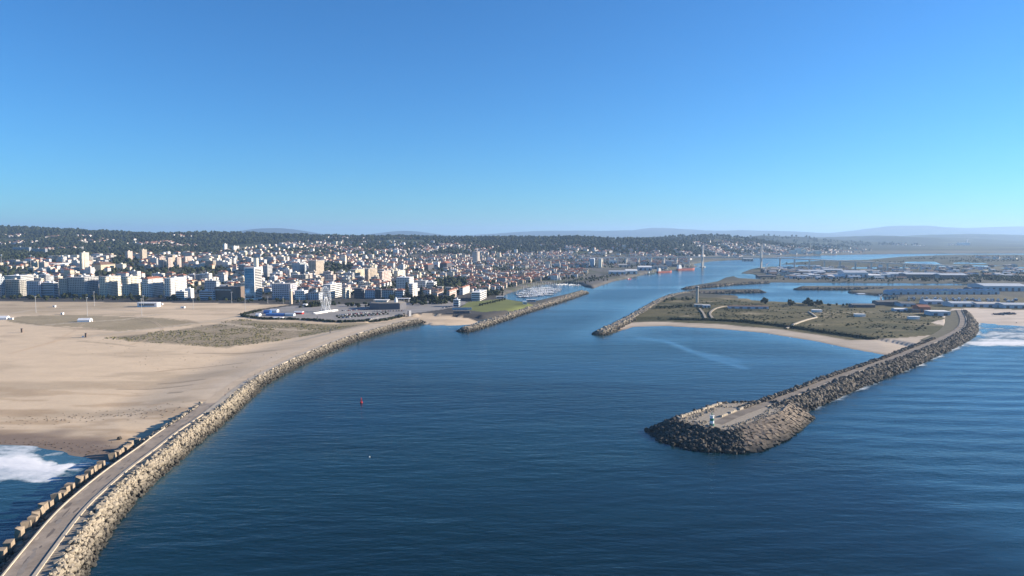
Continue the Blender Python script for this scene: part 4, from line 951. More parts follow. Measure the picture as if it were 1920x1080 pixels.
for su, sv, du, dyy, cnt in SET:
    x, y, z = PT(su, sv)
    ex.append(np.c_[x + rng.normal(0, du / 2.6 * y / FPX, cnt), y + rng.normal(0, dyy * .7, cnt)])
ex = np.vstack(ex); ez, esd, _, _ = land(ex[:, 0], ex[:, 1]); k_ = esd > 15; ex, ez = ex[k_], ez[k_]; ne = len(ex)
ewc = np.where(rng.random(ne) < .72, 0, rng.integers(0, len(WC), ne))
rest = np.array([k for k in range(n_) if k not in sel])
px_ = np.r_[hx[rest], ex[:, 0]]; py_ = np.r_[hy[rest], ex[:, 1]]; pz_ = np.r_[hz[rest], ez]; pw = np.r_[hw[rest], 10 + 8 * rng.random(ne)]; pd_ = np.r_[hd[rest], 9 + 5 * rng.random(ne)]; ph_ = np.r_[hh_[rest], 5 + 5 * rng.random(ne) ** 2]
flat = np.r_[np.isin(rf[rest], ['flat', 'white', 'dark']), rng.random(ne) < .25]; pwc = np.r_[wc[rest], ewc]
WRGB = np.array([(.72, .70, .67), (.68, .66, .62), (.72, .70, .66), (.75, .73, .70), (.72, .67, .56), (.70, .64, .55), (.66, .58, .43), (.60, .49, .43), (.42, .42, .42), (.46, .50, .54), (.50, .42, .33)])
RRGB = np.array([(.30, .125, .08), (.22, .11, .075), (.17, .105, .075), (.46, .44, .41), (.60, .58, .55)])
TB = np.array([(x, y, z) for z in (0, 1) for y in (-.5, .5) for x in (-.5, .5)] + [(-.53, -.53, 1), (.53, -.53, 1), (.53, .53, 1), (-.53, .53, 1), (-.2, 0, 2), (.2, 0, 2)], float)
TF = np.array([(0, 1, 5), (0, 5, 4), (1, 3, 7), (1, 7, 5), (3, 2, 6), (3, 6, 7), (2, 0, 4), (2, 4, 6), (8, 9, 13), (8, 13, 12), (10, 11, 12), (10, 12, 13), (9, 10, 13), (11, 8, 12)])
nr = len(px_); ang = np.where(np.arange(nr) < len(rest), -R(9), rng.random(nr) * 3)
VX = TB[None, :, 0] * pw[:, None]; VY = TB[None, :, 1] * pd_[:, None]
VZ = np.where(TB[None, :, 2] == 0, -5, np.where(TB[None, :, 2] == 1, ph_[:, None], ph_[:, None] + np.where(flat, .3, pd_ * .27)[:, None]))
ca, sa = np.cos(ang)[:, None], np.sin(ang)[:, None]
VH = np.stack([VX * ca - VY * sa + px_[:, None], VX * sa + VY * ca + py_[:, None], VZ + pz_[:, None]], -1)
cw = WRGB[pwc] * (.62 + .38 * rng.random((nr, 1))); crf = RRGB[np.where(flat, 3 + rng.integers(0, 2, nr), rng.integers(0, 3, nr))] * (.75 + .5 * rng.random((nr, 1)))
CH = np.concatenate([np.repeat(cw[:, None], 8, 1), np.repeat(crf[:, None], 6, 1)], 1)
FH = (TF[None] + (np.arange(nr) * 14)[:, None, None]).reshape(-1, 3)
M_far = mat_attr('far_houses', rough=.8, var=.34, scale=.42)
o = link('distant_houses', fastmesh('distant_houses', VH.reshape(-1, 3), FH, [M_far], col=np.clip(CH.reshape(-1, 3), 0, 1))); tag(o, 'mass of small white and red-roofed houses filling the far town and slopes', 'houses', kind='stuff')

# ------------------------------------------------------------------ trees
def crown_tpl(seed, lobes, flat=1.0):
    r = np.random.default_rng(seed); Vs, Fs = [], []; V0, F0_ = ico(); b_ = 0
    for l in range(lobes):
        V = V0 * (.5 + r.normal(0, .09, (12, 1))) * (.62 if lobes > 1 else 1)
        if lobes > 1: V = V + np.r_[r.normal(0, .24, 2), r.normal(0, .16)]
        V[:, 2] = V[:, 2] * flat + .5; Vs.append(V); Fs.append(F0_ + b_); b_ += 12
    return np.vstack(Vs), np.vstack(Fs)
CR1 = [crown_tpl(40 + s, 1) for s in range(5)]; CR5 = [crown_tpl(60 + s, 9) for s in range(5)]
M_leaf = mat_attr('foliage', rough=.9, var=.35, scale=.35)
M_bark = mat('bark', (.10, .075, .055), .9, .3, 1.0)
def leafcol(n, dark=0.0):
    t = rng.random((n, 1)); c = np.array((.015, .024, .013)) * (1 - t) + np.array((.042, .050, .021)) * t
    return c * (1 - dark) * (.7 + .6 * rng.random((n, 1)))
# forest on the ridges
N = 110000; fy = 2250 * (7600 / 2250) ** rng.random(N); fx = (rng.random(N) * 1.75 - .9) * fy
fz, fsd, fsn, _ = land(fx, fy)
p_ = np.maximum(sstep(26, 44, fz) * sstep(1950, 2700, fy), (fz > 12) & (fy > 3300)) * (fsn > 60) * sstep(.70, .56, fbm(fx / 330, fy / 330))
occ_d = sstep(.2, .6, fbm(fx / 120, fy / 120)) * .75 + .25
keepf = rng.random(N) < p_ * occ_d * .49 * np.interp(fy, [2200, 4700, 5200, 7600], [1, 1, .45, .25])
fx, fy, fz = fx[keepf], fy[keepf], fz[keepf]
dmin = np.full(len(fx), 99.)
for su in range(0, len(px_), 400): dmin = np.minimum(dmin, np.min(np.abs(fx[:, None] - px_[None, su:su + 400]) + np.abs(fy[:, None] - py_[None, su:su + 400]), 1))
k_ = dmin > 14; fx, fy, fz = fx[k_], fy[k_], fz[k_]
nf = len(fx); s_ = (9 + 9 * rng.random(nf)) * np.interp(fy, [2300, 7600], [.85, 1.5])
o = scatter_mesh('forest', CR1, np.c_[fx, fy, fz - 1], np.c_[np.zeros((nf, 2)), rng.random(nf) * 6.28], np.c_[s_, s_, s_ * (.75 + .5 * rng.random(nf))], [M_leaf], col=leafcol(nf, .1)); tag(o, 'dark pine and eucalyptus forest covering the ridges behind the town', 'forest', kind='stuff')
# town trees
tx = (rng.random(9000) * 1.05 - .80); ty = 1290 * (3300 / 1290) ** rng.random(9000); tx = tx * ty
tz, tsd, tsn, _ = land(tx, ty); tu, tv = uv(tx, ty, tz)
prk = np.zeros(tx.shape, bool)
for c in ([(600, 516), (605, 495), (660, 497), (665, 517)], [(170, 520), (175, 509), (420, 505), (430, 519), (300, 522)], [(0, 520), (0, 505), (60, 505), (60, 520)], [(812, 545), (815, 524), (880, 527), (870, 545)], [(205, 500), (210, 484), (262, 486), (262, 500)], [(880, 548), (930, 540), (960, 536), (955, 529), (885, 535)]): prk |= inside(tu, tv, np.array(c, float))
ok = (tsn > 20) & (tv < np.interp(tu, VMU, VMV) + 1) & (prk | (rng.random(9000) < .85)) & ~inside(tx, ty, LAWN) & ~((tv > 503) & (tu > 1100)) & (tu < 1290)
tx, ty, tz, prk = tx[ok], ty[ok], tz[ok], prk[ok]
# hand-placed bearings: fort garden, river garden, dock shore, spit bushes, hedges of the car park
HP = []
for (u0, v0, u1, v1, cnt, sz) in ((0, 561, 330, 563, 60, 6), (330, 564, 560, 567, 30, 5), (700, 563, 850, 563, 26, 7), (770, 572, 850, 568, 26, 6), (880, 558, 950, 551, 24, 6), (915, 554, 945, 549, 12, 6), (1040, 531, 1130, 522, 30, 6), (1100, 525, 1180, 515, 26, 5), (1090, 530, 1140, 524, 16, 4), (566, 575, 640, 572, 18, 5), (650, 575, 745, 577, 22, 5),
                                  (1430, 569, 1436, 569, 2, 7), (1475, 572, 1490, 571, 6, 6), (1510, 572, 1522, 572, 5, 9), (1530, 572, 1545, 572, 4, 7), (1245, 563, 1300, 561, 22, 4), (1225, 577, 1300, 574, 40, 3.2), (1545, 573, 1620, 575, 14, 3.5), (1440, 528, 1700, 525, 40, 5), (1700, 524, 1850, 527, 40, 7), (1815, 516, 1925, 519, 110, 6), (1480, 511, 1600, 513, 20, 5), (1840, 512, 1925, 513, 50, 5), (1700, 498, 1800, 497, 30, 4), (1780, 489, 1925, 487, 120, 5), (1700, 484, 1925, 481, 160, 5), (1640, 490, 1700, 492, 30, 5), (1500, 520, 1850, 523, 120, 4), (1430, 521, 1640, 522, 60, 4), (1830, 520, 1925, 526, 120, 6), (1460, 495.5, 1530, 495.5, 20, 6)):
    for q in range(cnt):
        f = rng.random(); HP.append((*P(u0 + (u1 - u0) * f, v0 + (v1 - v0) * f + rng.normal(0, 1.3), 4), sz * (.7 + .6 * rng.random())))
HP = np.array(HP); hz2 = land(HP[:, 0], HP[:, 1]); kk = hz2[1] > 2; HP = HP[kk]; hpz = hz2[0][kk]
nt_ = len(tx)
ax_ = np.r_[tx, HP[:, 0]]; ay_ = np.r_[ty, HP[:, 1]]; az_ = np.r_[tz, hpz]; as_ = np.r_[np.where(prk, 9, 5.5) * (.7 + .7 * rng.random(nt_)), HP[:, 2]]
vis = np.argsort(-(as_ / ay_) * np.r_[np.where(prk, 1.0, .75), np.full(len(HP), 2.2)])
ind = vis[:170]; rest_t = vis[170:]
crown_me = [fastmesh('crown', V, F, [M_leaf], col=leafcol(1, .1).repeat(len(V), 0) * (.8 + .4 * rng.random((len(V), 1)))) for V, F in CR5]
trunk_me = MB().tube((0, 0, -.2), (0, 0, .45), .045, .025, 6).tube((0, 0, .3), (.16, .05, .62), .022, .01, 5).tube((0, 0, .3), (-.14, -.08, .6), .022, .01, 5).mesh('trunk', M_bark)
for k in ind:
    s = as_[k]; o = empty('tree', (ax_[k], ay_[k], az_[k])); o.rotation_euler = (0, 0, rng.random() * 6.28); o.scale = (s, s, s * (.85 + .3 * rng.random()))
    link('trunk', trunk_me, o); c = link('crown', crown_me[int(rng.integers(0, 5))], o); c.location = (0, 0, .1)
    sz = 'large' if s > 8 else ('small' if s < 5 else 'medium')
    AUTO.append((o, f'{sz} green tree', f'{sz} green trees', relation(ax_[k], ay_[k]), 'tree', 'trees of the town and shore'))
s_ = as_[rest_t]
o = scatter_mesh('tree_mass', CR1 + CR1[:1], np.c_[ax_, ay_, az_][rest_t], np.c_[np.zeros((len(s_), 2)), rng.random(len(s_)) * 6.28], np.c_[s_, s_, s_ * 1.05], [M_leaf], col=leafcol(len(s_))); tag(o, 'many small green trees scattered between the town houses', 'trees', kind='stuff')
# two tall pines by the white stepped block
for u0, v0, v1, lb in ((763, 527, 562, 'taller left of two dark column pines before the white stepped block'), (790.5, 534, 562, 'shorter right of two dark column pines near the white stepped block')):
    x, y, z = PT(u0, v1); hh = (v1 - v0) * y / FPX; o = empty('norfolk_pine', (x, y, z)); tag(o, lb, 'pine', 'two tall pines')
    MB().tube((0, 0, -1), (0, 0, hh * .97), .55, .12, 8).build('trunk', M_bark, o)
    pos, scl = [], []
    for t in range(15):
        f = .12 + t / 15 * .86; rr = hh * .19 * (1.08 - f) + .6
        for a in range(7): an = a / 7 * 6.28 + t; pos.append((rr * .6 * math.cos(an), rr * .6 * math.sin(an), hh * f)); scl.append((rr * 1.0, rr * .8, hh * .055))
    pos, scl = np.array(pos), np.array(scl); n = len(pos)
    scatter_mesh('crown', [(V - (0, 0, .5), F) for V, F in CR1], pos, np.c_[np.zeros((n, 2)), rng.random(n) * 6.28], scl, [M_leaf], col=leafcol(n, .3), parent=o)
# scrub on the spit and the beach dunes
def scrub(name, poly, n, smin, smax, label, dark, cl=.5):
    lo, hi = poly.min(0), poly.max(0); q = lo + (hi - lo) * rng.random((n, 2)); k = inside(q[:, 0], q[:, 1], poly) & (fbm(q[:, 0] / 26, q[:, 1] / 18) > cl); q = q[k]
    z, sd, _, _ = land(q[:, 0], q[:, 1]); k = sd > 40; q, z = q[k], z[k]; s = smin + (smax - smin) * rng.random(len(q)) ** 2
    o = scatter_mesh(name, CR1, np.c_[q, z - s * .35], np.c_[np.zeros((len(q), 2)), rng.random(len(q)) * 6.28], np.c_[s * 1.5, s * 1.5, s], [M_leaf], col=leafcol(len(q)) * dark); tag(o, label, 'scrub', kind='stuff')
SPIT = PL([(1190, 598), (1235, 563), (1290, 549), (1400, 565), (1500, 572), (1600, 577), (1740, 590), (1800, 598), (1760, 625), (1640, 634), (1480, 608), (1340, 596)], 4)
scrub('dune_scrub', ROUGH, 9000, .5, 1.5, 'low grey-green dune scrub on the beach', np.array((4.9, 3.5, 3.6)), .47)
scrub('spit_scrub', SPIT, 8000, .6, 2.4, 'dark heath scrub covering the sandy spit', np.array((1.2, 1.1, .9)), .5)
# ------------------------------------------------------------------ beacon, buoy, people
M_green = mat('green_paint', (.01, .17, .11), .45, .1, 1); M_whitep = mat('white_paint', (.80, .80, .78), .5, .06, 1); M_red = mat('red_paint', (.45, .03, .025), .45, .12, 1); M_steel = mat('grey_steel', (.30, .31, .32), .5, .1, 1, metal=.3)
M_black = mat('black_rubber', (.02, .02, .022), .6, .1, 1)
q = P(1334.5, 798, 6.7); o = empty('beacon_lighthouse', (q[0], q[1], 6.7)); tag(o, 'small round beacon with green and white bands on the breakwater head', 'beacon')
for k, (z0, z1, mt) in enumerate(((0, 1.5, M_green), (1.5, 3.1, M_whitep), (3.1, 4.6, M_green), (4.6, 6.0, M_whitep))):
    r0 = 1.45 - z0 * .07; r1_ = 1.45 - z1 * .07; MB().lathe([(r0, z0), (r1_, z1)], 20).build('band', mt, o, smooth=False)
MB().lathe([(1.5, 6.0), (1.5, 6.2)], 20).build('gallery', M_whitep, o)
rl = MB()
for a in range(10): t = a / 10 * 6.283; rl.tube((1.4 * math.cos(t), 1.4 * math.sin(t), 6.2), (1.4 * math.cos(t), 1.4 * math.sin(t), 7.0), .04, n=4)
for a in range(20): t = a / 20 * 6.283; t2 = (a + 1) / 20 * 6.283; rl.tube((1.4 * math.cos(t), 1.4 * math.sin(t), 7.0), (1.4 * math.cos(t2), 1.4 * math.sin(t2), 7.0), .04, n=4)
rl.build('railing', M_steel, o); MB().lathe([(.35, 6.2), (.35, 7.3), (.42, 7.35), (.1, 7.8)], 12).build('lantern', M_green, o)
MB().box(-.45, .45, -1.52, -1.30, 0, 1.45).build('door', M_steel, o)
q = P(677.5, 755); o = empty('channel_buoy', (*q, 0)); tag(o, 'red channel buoy floating in the open water', 'buoy'); o.scale = (.78, .78, .8)
MB().lathe([(.5, -.8), (1.25, -.4), (1.3, .5), (1.0, .9)], 14).build('float', M_red, o)
tw = MB()
for a in range(4): t = a * 1.571 + .78; tw.tube((.8 * math.cos(t), .8 * math.sin(t), .8), (.25 * math.cos(t), .25 * math.sin(t), 3.4), .09, n=5)
tw.box(-.5, .5, -.5, .5, 1.6, 2.8); tw.build('tower', M_red, o); MB().lathe([(.12, 3.4), (.42, 3.6), (.42, 4.3), (.1, 4.5)], 10).build('topmark', M_red, o)
q = P(693, 857); o = empty('float_marker', (*q, 0)); tag(o, 'tiny white float bobbing on the near water', 'float')
MB().lathe([(.1, -.4), (.42, -.2), (.5, .1), (.3, .45), (.08, .6)], 10).build('body', M_whitep, o, True); o.scale = (.7, .7, .7); MB().tube((0, 0, .55), (0, 0, 1.0), .05).build('ring_post', M_steel, o)

def person_mesh():
    J = [(0, 0, .92), (0, 0, 1.2), (0, 0, 1.42), (0, 0, 1.52), (0, .01, 1.66), (0, .01, 1.76), (.10, 0, .88), (.12, .06, .48), (.11, .02, .08), (.11, .14, .03), (-.10, 0, .88), (-.12, -.05, .48), (-.11, -.12, .10), (-.11, -.01, .03),
         (.19, 0, 1.40), (.25, -.04, 1.12), (.26, .06, .88), (-.19, 0, 1.40), (-.25, .05, 1.12), (-.26, .12, .88)]
    E_ = [(0, 1), (1, 2), (2, 3), (3, 4), (4, 5), (0, 6), (6, 7), (7, 8), (8, 9), (0, 10), (10, 11), (11, 12), (12, 13), (2, 14), (14, 15), (15, 16), (2, 17), (17, 18), (18, 19)]
    RR = [.15, .16, .15, .06, .10, .08, .10, .07, .05, .045, .10, .07, .05, .045, .075, .05, .04, .075, .05, .04]
    me = bpy.data.meshes.new('person'); me.from_pydata(J, E_, []); ob = bpy.data.objects.new('tmp', me); COL.objects.link(ob)
    md = ob.modifiers.new('s', 'SKIN')
    for i, r in enumerate(RR): me.skin_vertices[0].data[i].radius = (r, r * .8)
    me.skin_vertices[0].data[0].use_root = True
    ob.modifiers.new('d', 'SUBSURF').levels = 1
    dg = bpy.context.evaluated_depsgraph_get(); m2 = bpy.data.meshes.new_from_object(ob.evaluated_get(dg)); bpy.data.objects.remove(ob); return m2
PM = person_mesh()
CLO = [('dark jacket', (.03, .03, .04)), ('red jacket', (.30, .04, .03)), ('grey coat', (.16, .16, .17)), ('blue jacket', (.04, .07, .16)), ('black coat', (.02, .02, .02)), ('brown coat', (.12, .08, .05)), ('white top', (.6, .6, .58))]
M_skin = mat('skin', (.45, .28, .2), .6, .05, 1); M_hair = mat('hair', (.03, .02, .015), .7, .1, 1)
pz = np.array([v.center[2] for v in PM.polygons])
for k, (pu, pv_, lb) in enumerate(((429, 731, 'walking at the middle of the beach breakwater, right of a pair'), (422, 742, 'walking on the beach breakwater, nearest to the camera'), (462, 716, 'walking beside the pale parapet, left of a pair'), (465, 713, 'walking beside the pale parapet, right of a pair'), (478, 704, 'on the breakwater just beyond the walking pair'), (488, 697, 'on the breakwater, second farthest of the walkers'), (508, 684, 'on the breakwater, farthest of the walkers'))):
    q = P(pu, pv_ + 1, 6.65); me = PM.copy(); nm, c = CLO[k]
    for mt in (mat('cloth_' + nm.replace(' ', '_'), c, .9, .1, 3), mat('trousers', (.03, .035, .06), .9, .1, 3), M_skin, M_hair): me.materials.append(mt)
    me.polygons.foreach_set('material_index', np.where(pz > 1.68, 3, np.where(pz > 1.50, 2, np.where(pz > .86, 0, 1))).astype(np.int32)); me.polygons.foreach_set('use_smooth', np.ones(len(pz), bool))
    o = link('person', me); i0 = int(np.argmin(np.hypot(*(NJs - q).T))); lat = float(np.dot(q - NJs[i0], nN[i0]))
    zz = 7.02 if 4.4 < lat < 8 else (6.63 if -4.4 < lat <= 4.4 and q[1] < 640 else max(H(*q), 5.9 if lat > -4 else 0))
    o.location = (q[0], q[1], zz); o.rotation_euler = (0, 0, rng.random() * 6.28); tag(o, 'person in ' + nm + ' ' + lb, 'person', 'walkers on the breakwater')

# ------------------------------------------------------------------ things on the beach
for k, (u0, v0, v1) in enumerate(((67.5, 555.5, 586), (164, 558, 593), (177, 547, 574), (266, 560, 592), (269, 555, 576), (362.5, 555, 580), (434.6, 548, 569), (460, 553, 584), (502, 557, 569), (531, 557, 569), (561.5, 558, 571))):
    q = P(u0, v1, 4.5); z = H(*q); hh = (v1 - v0) * q[1] / FPX; o = empty('beach_light_mast', (*q, z))
    MB().tube((0, 0, -.5), (0, 0, hh), .34, .2, 8).build('pole', WALL['grey'], o); MB().box(-1.3, 1.3, -.25, .25, hh - .3, hh + .5).build('lamp_head', M_wtrim, o); MB().box(-.6, .6, -.6, .6, -.4, .3).build('footing', M_pale, o)
    AUTO.append((o, 'tall thin light mast', 'tall thin light masts', 'on the beach', 'light mast', 'beach light masts'))
M_tent = mat('tent_canvas', (.78, .78, .78), .7, .05, .3)
for k, (u0, u1, v1, lb) in enumerate(((145, 167, 604, 'white gabled marquee tent standing alone on the olive beach field'), (-8, 11, 600, 'white gabled marquee tent at the left edge of the beach'))):
    q = P(u0, v1, 4.5); z = H(*q); L_ = (u1 - u0) * q[1] / FPX; o = empty('marquee_tent', (*q, z), R(6)); tag(o, lb, 'marquee')
    MB().box(0, L_, 0, 8, -.3, 2.6).build('side_walls', M_tent, o); MB().gable(-.2, L_ + .2, -.2, 8.2, 2.61, 5.0, 'x').build('roof', M_tent, o); MB().box(L_ + .02, L_ + .1, 2.6, 5.4, 0, 2.4).build('door', M_glass, o)
    if k: MB().box(L_ + 2, L_ + 7, 1, 4, 0, 2.2).build('annexe', M_tent, o)
for u0, v1, lb in ((41.5, 623.5, 'dark wooden beach pillar, left of two'), (161.5, 632, 'dark wooden beach pillar with small white box, right of two')):
    q = P(u0, v1, 4.5); z = H(*q); o = empty('beach_pillar', (*q, z)); tag(o, lb, 'pillar', 'beach pillars')
    MB().box(-.9, .9, -.9, .9, -.5, 4.6).build('shaft', WALL['brown'], o); MB().box(-1.0, 1.0, -1.0, 1.0, 4.61, 4.9).build('cap', WALL['dark'], o)
    if u0 > 100: MB().box(-4.6, -2.2, -.7, .7, -.3, 1.5).build('box', M_tent, o)
q = P(256, 575.5, 4.5); o = empty('beach_pavilion', (*q, H(*q)), -R(4)); tag(o, 'rounded white beach pavilion with dark band below the beach-front row', 'pavilion')
MB().prism([(0, 2), (2, 0), (34, 0), (36, 3), (34, 11), (2, 11), (0, 9)], -.5, 6.2).build('wall', M_tent, o); MB().box(4, 30, -.12, -.04, 2.2, 4.6).build('windows', M_glass, o); MB().prism([(-.6, 2), (2, -.8), (34, -.8), (36.6, 3), (34, 11.6), (2, 11.6)], 6.21, 6.9).build('roof', ROOF['white'], o)
for u0, v1, w_, lb in ((102, 576, 3.5, 'small white hut far out on the beach'), (117, 590, 3, 'small white beach shower hut'), (343, 578, 6, 'low white kiosk on the sand near the hall'), (300, 572, 9, 'flat pale shelter in front of the red-roofed block')):
    q = P(u0, v1, 4.5); o = empty('beach_hut', (*q, H(*q))); tag(o, lb, 'hut'); MB().box(-w_ / 2, w_ / 2, -1.5, 1.5, -.3, 2.6).build('wall', M_tent, o); MB().box(-w_ / 2 - .3, w_ / 2 + .3, -1.8, 1.8, 2.61, 2.9).build('roof', ROOF['white'], o); MB().box(-.5, .5, -1.56, -1.5, 0, 2.1).build('door', M_glass, o)
tk = MB()
for k in range(9):
    q = P(rng.random() * 420, 640 + 130 * rng.random(), 4.5); h0 = rng.normal(0.2, .5) + (math.pi / 2) * (k % 3 == 0); cv = rng.normal(0, .012)
    for off in (-1.1, 1.1):
        p = q.copy(); pts = []
        for i in range(int(30 + 40 * rng.random()) if off < 0 else npt):
            a = h0 + cv * i + .05 * math.sin(i * .3 + k); p = p + 4 * np.array((math.cos(a), math.sin(a))); pts.append((p + off * np.array((-math.sin(a), math.cos(a))), a))
        npt = len(pts); pp = np.array([w_[0] for w_ in pts]); zz, sdd, _, _ = land(pp[:, 0], pp[:, 1]); jdd = pdist(pp[:, 0], pp[:, 1], NJ)
        for i in range(npt - 1):
            if min(sdd[i], sdd[i + 1]) < 30 or min(jdd[i], jdd[i + 1]) < 16: continue
            n0 = np.array((-math.sin(pts[i][1]), math.cos(pts[i][1]))) * .42; n1_ = np.array((-math.sin(pts[i + 1][1]), math.cos(pts[i + 1][1]))) * .42
            tk.add([(*(pp[i] - n0), zz[i] + .1), (*(pp[i + 1] - n1_), zz[i + 1] + .1), (*(pp[i + 1] + n1_), zz[i + 1] + .1), (*(pp[i] + n0), zz[i] + .1)], [(0, 1, 2, 3)])
tag(tk.build('tyre_tracks', mat('churned_sand', (.50, .385, .265), .95, .2, .3)), 'pairs of curving tyre tracks pressed into the beach sand', 'tracks', kind='stuff')
for nm, a, b_, n, sp in (('tide_line_debris', (0, 822), (190, 838), 130, 5), ('storm_line_debris', (0, 786), (330, 772), 160, 7), ('driftwood', (180, 640), (470, 690), 90, 30)):
    A, B_ = P(*a, 3), P(*b_, 3); t = rng.random(n); q = A + (B_ - A) * t[:, None] + rng.normal(0, sp, (n, 2)); z, sd, _, _ = land(q[:, 0], q[:, 1]); k = sd > 2; q, z = q[k], z[k]; n = len(q)
    o = scatter_mesh(nm, ROCKS, np.c_[q, z + .1], rng.random((n, 3)) * (.4, .4, 6.28), np.c_[.5 + 1.4 * rng.random(n) ** 2, .3 + .4 * rng.random(n), .3 + .4 * rng.random(n)], [mat('debris', (.10, .075, .05), .9, .4, 1)]); tag(o, 'scattered ' + nm.replace('_', ' ') + ' on the pale sand', 'debris', kind='stuff')
q = P(225, 818, 3.0); o = link('beach_boulder', fastmesh('beach_boulder', *rock_tpl(77), [M_rockB])); o.location = (*q, H(*q) + .6); o.scale = (3.8, 3.2, 3.0); tag(o, 'single dark boulder on the sand beside the breakwater', 'boulder')
for u0, v0, lb in ((595, 601, 'signal post with round marks left of the breakwater bend'), (619, 628, 'crooked driftwood-like post in the sand by the breakwater')):
    q = P(u0, v0, 4.5); o = empty('sign_post', (*q, H(*q))); tag(o, lb, 'post'); MB().tube((0, 0, -.5), (0, 0, 5.2), .16).build('pole', WALL['brown'], o)
    for a in (1.6, 3.0, 4.4): MB().box(-.8, .8, -.1, .1, a, a + .7).build('board', WALL['dark'], o)

# ------------------------------------------------------------------ Ferris wheel and fair
q = P(611, 584, 4.6); zc = H(*q); Rw = 17.8; hub = 20.5
o = empty('ferris_wheel', (*q, zc), R(-52)); tag(o, 'big white Ferris wheel beside the car park', 'Ferris wheel')
OCC.append((*q, 20))
for s in (-1, 1):
    rim = MB(); n = 36
    for i in range(n):
        a, b_ = 2 * math.pi * i / n, 2 * math.pi * (i + 1) / n
        for rr in (Rw, Rw * .88): rim.tube((rr * math.cos(a), s * 1.2, hub + rr * math.sin(a)), (rr * math.cos(b_), s * 1.2, hub + rr * math.sin(b_)), .14, n=4, cap=False)
        rim.tube((Rw * math.cos(a), s * 1.2, hub + Rw * math.sin(a)), (Rw * .88 * math.cos(b_), s * 1.2, hub + Rw * .88 * math.sin(b_)), .07, n=4, cap=False)
    rim.build('rim', M_whitep, o)
for i in range(18):
    a = 2 * math.pi * i / 18; sp = MB()
    for s in (-1, 1): sp.tube((0, s * 1.6, hub), (Rw * math.cos(a), s * 1.2, hub + Rw * math.sin(a)), .08, n=4)
    sp.tube((Rw * math.cos(a), -1.2, hub + Rw * math.sin(a)), (Rw * math.cos(a), 1.2, hub + Rw * math.sin(a)), .1, n=4); sp.build('spoke', M_whitep, o)
    c = (Rw + .2) * math.cos(a), hub + (Rw + .2) * math.sin(a)
    g = MB().lathe([(.5, -2.0), (.6, -1.2), (.55, -.9), (.1, -.3)], 8); gd = g.build('gondola', M_whitep, o); gd.location = (c[0], 0, c[1] + .3)
for s in (-1, 1):
    l = MB(); l.tube((-8.5, s * 4.2, 0), (0, s * 2.0, hub), .42, .34, 6); l.tube((8.5, s * 4.2, 0), (0, s * 2.0, hub), .42, .34, 6); l.tube((-5, s * 3.3, 8), (5, s * 3.3, 8), .2, n=5); l.build('support_leg', M_whitep, o)
MB().tube((0, -2.4, hub), (0, 2.4, hub), 1.1, n=12).build('hub', M_whitep, o); MB().box(-11, 11, -5.5, 5.5, -.4, .9).build('base', M_steel, o)
M_btent = mat('blue_canvas', (.05, .16, .42), .7, .1, .3)
for u0, u1, v1, mt, hh, lb in ((479, 486, 593, M_tent, 4, 'small pale booth at the left tip of the car park'), (494, 506, 588, M_btent, 5, 'blue fair tent in the car park'), (505, 520, 586, M_tent, 5, 'white fair tent beside the blue tent'), (498, 534, 592, M_btent, 3.6, 'long dark blue fair stall row'), (534, 551, 592.5, WALL['blue_grey'], 4.2, 'long grey fair trailer beside the red stall'), (551, 567, 589, M_red, 4.2, 'red and white striped fair stall'), (512, 530, 596.5, M_tent, 1.6, 'low white canopy along the hedge'), (568, 574, 574, M_tent, 4, 'white peaked tent behind the fair')):
    q = P(u0, v1, 4.6); L_ = (u1 - u0) * q[1] / FPX; o = empty('fair_stall', (*q, H(*q)), R(-8)); tag(o, lb, 'fair stall')
    MB().box(0, L_, 0, 7, -.3, hh * .6).build('wall', mt, o); MB().gable(-.3, L_ + .3, -.3, 7.3, hh * .61, hh, 'x').build('roof', M_tent if mt is M_red else mt, o)
q0, q1 = P(590, 588.5, 4.6), P(632, 582.5, 4.6); o = empty('boarding_ramp', (*q0, H(*q0)), math.atan2(q1[1] - q0[1], q1[0] - q0[0])); tag(o, 'long white platform at the foot of the Ferris wheel', 'platform'); L_ = float(np.hypot(*(q1 - q0)))
MB().box(0, L_, -2, 2, 0, 1.3).build('deck', M_whitep, o)
for s in (-1.9, 1.9): MB().box(0, L_, s - .05, s + .05, 1.3, 2.2).build('rail', M_whitep, o)
# hedges round the car park
for k, (a, b_) in enumerate((((452, 592.5), (495, 598.5)), ((497, 598.8), (562, 599.5)), ((564, 599.8), (625, 603.5)), ((627, 603.5), (688, 602)), ((690, 601.5), (726, 596)), ((728, 595.5), (757, 590)), ((455, 590.5), (490, 583)), ((560, 577), (600, 574)))):
    A, B_ = P(*a, 4.6), P(*b_, 4.6); L_ = np.hypot(*(B_ - A)); n = int(L_ / .9); t = rng.random(n)
    pos = np.c_[A + (B_ - A) * t[:, None] + rng.normal(0, 1.4, (n, 2)), np.zeros(n)]; pos[:, 2] = land(pos[:, 0], pos[:, 1])[0] - .4
    s = 2.2 + rng.random(n) * 1.8
    o = empty('hedge', (*A, 0)); o.location = (0, 0, 0)
    scatter_mesh('foliage', CR1, pos, np.c_[np.zeros((n, 2)), rng.random(n) * 6.28], np.c_[s * 1.1, s * 1.1, s], [M_leaf], col=leafcol(n, .25), parent=o)
    AUTO.append((o, 'dark clipped hedge', 'dark clipped hedges', 'edging the car park', 'hedge', 'car park hedges', (A[0] + B_[0]) / 2, (A[1] + B_[1]) / 2))
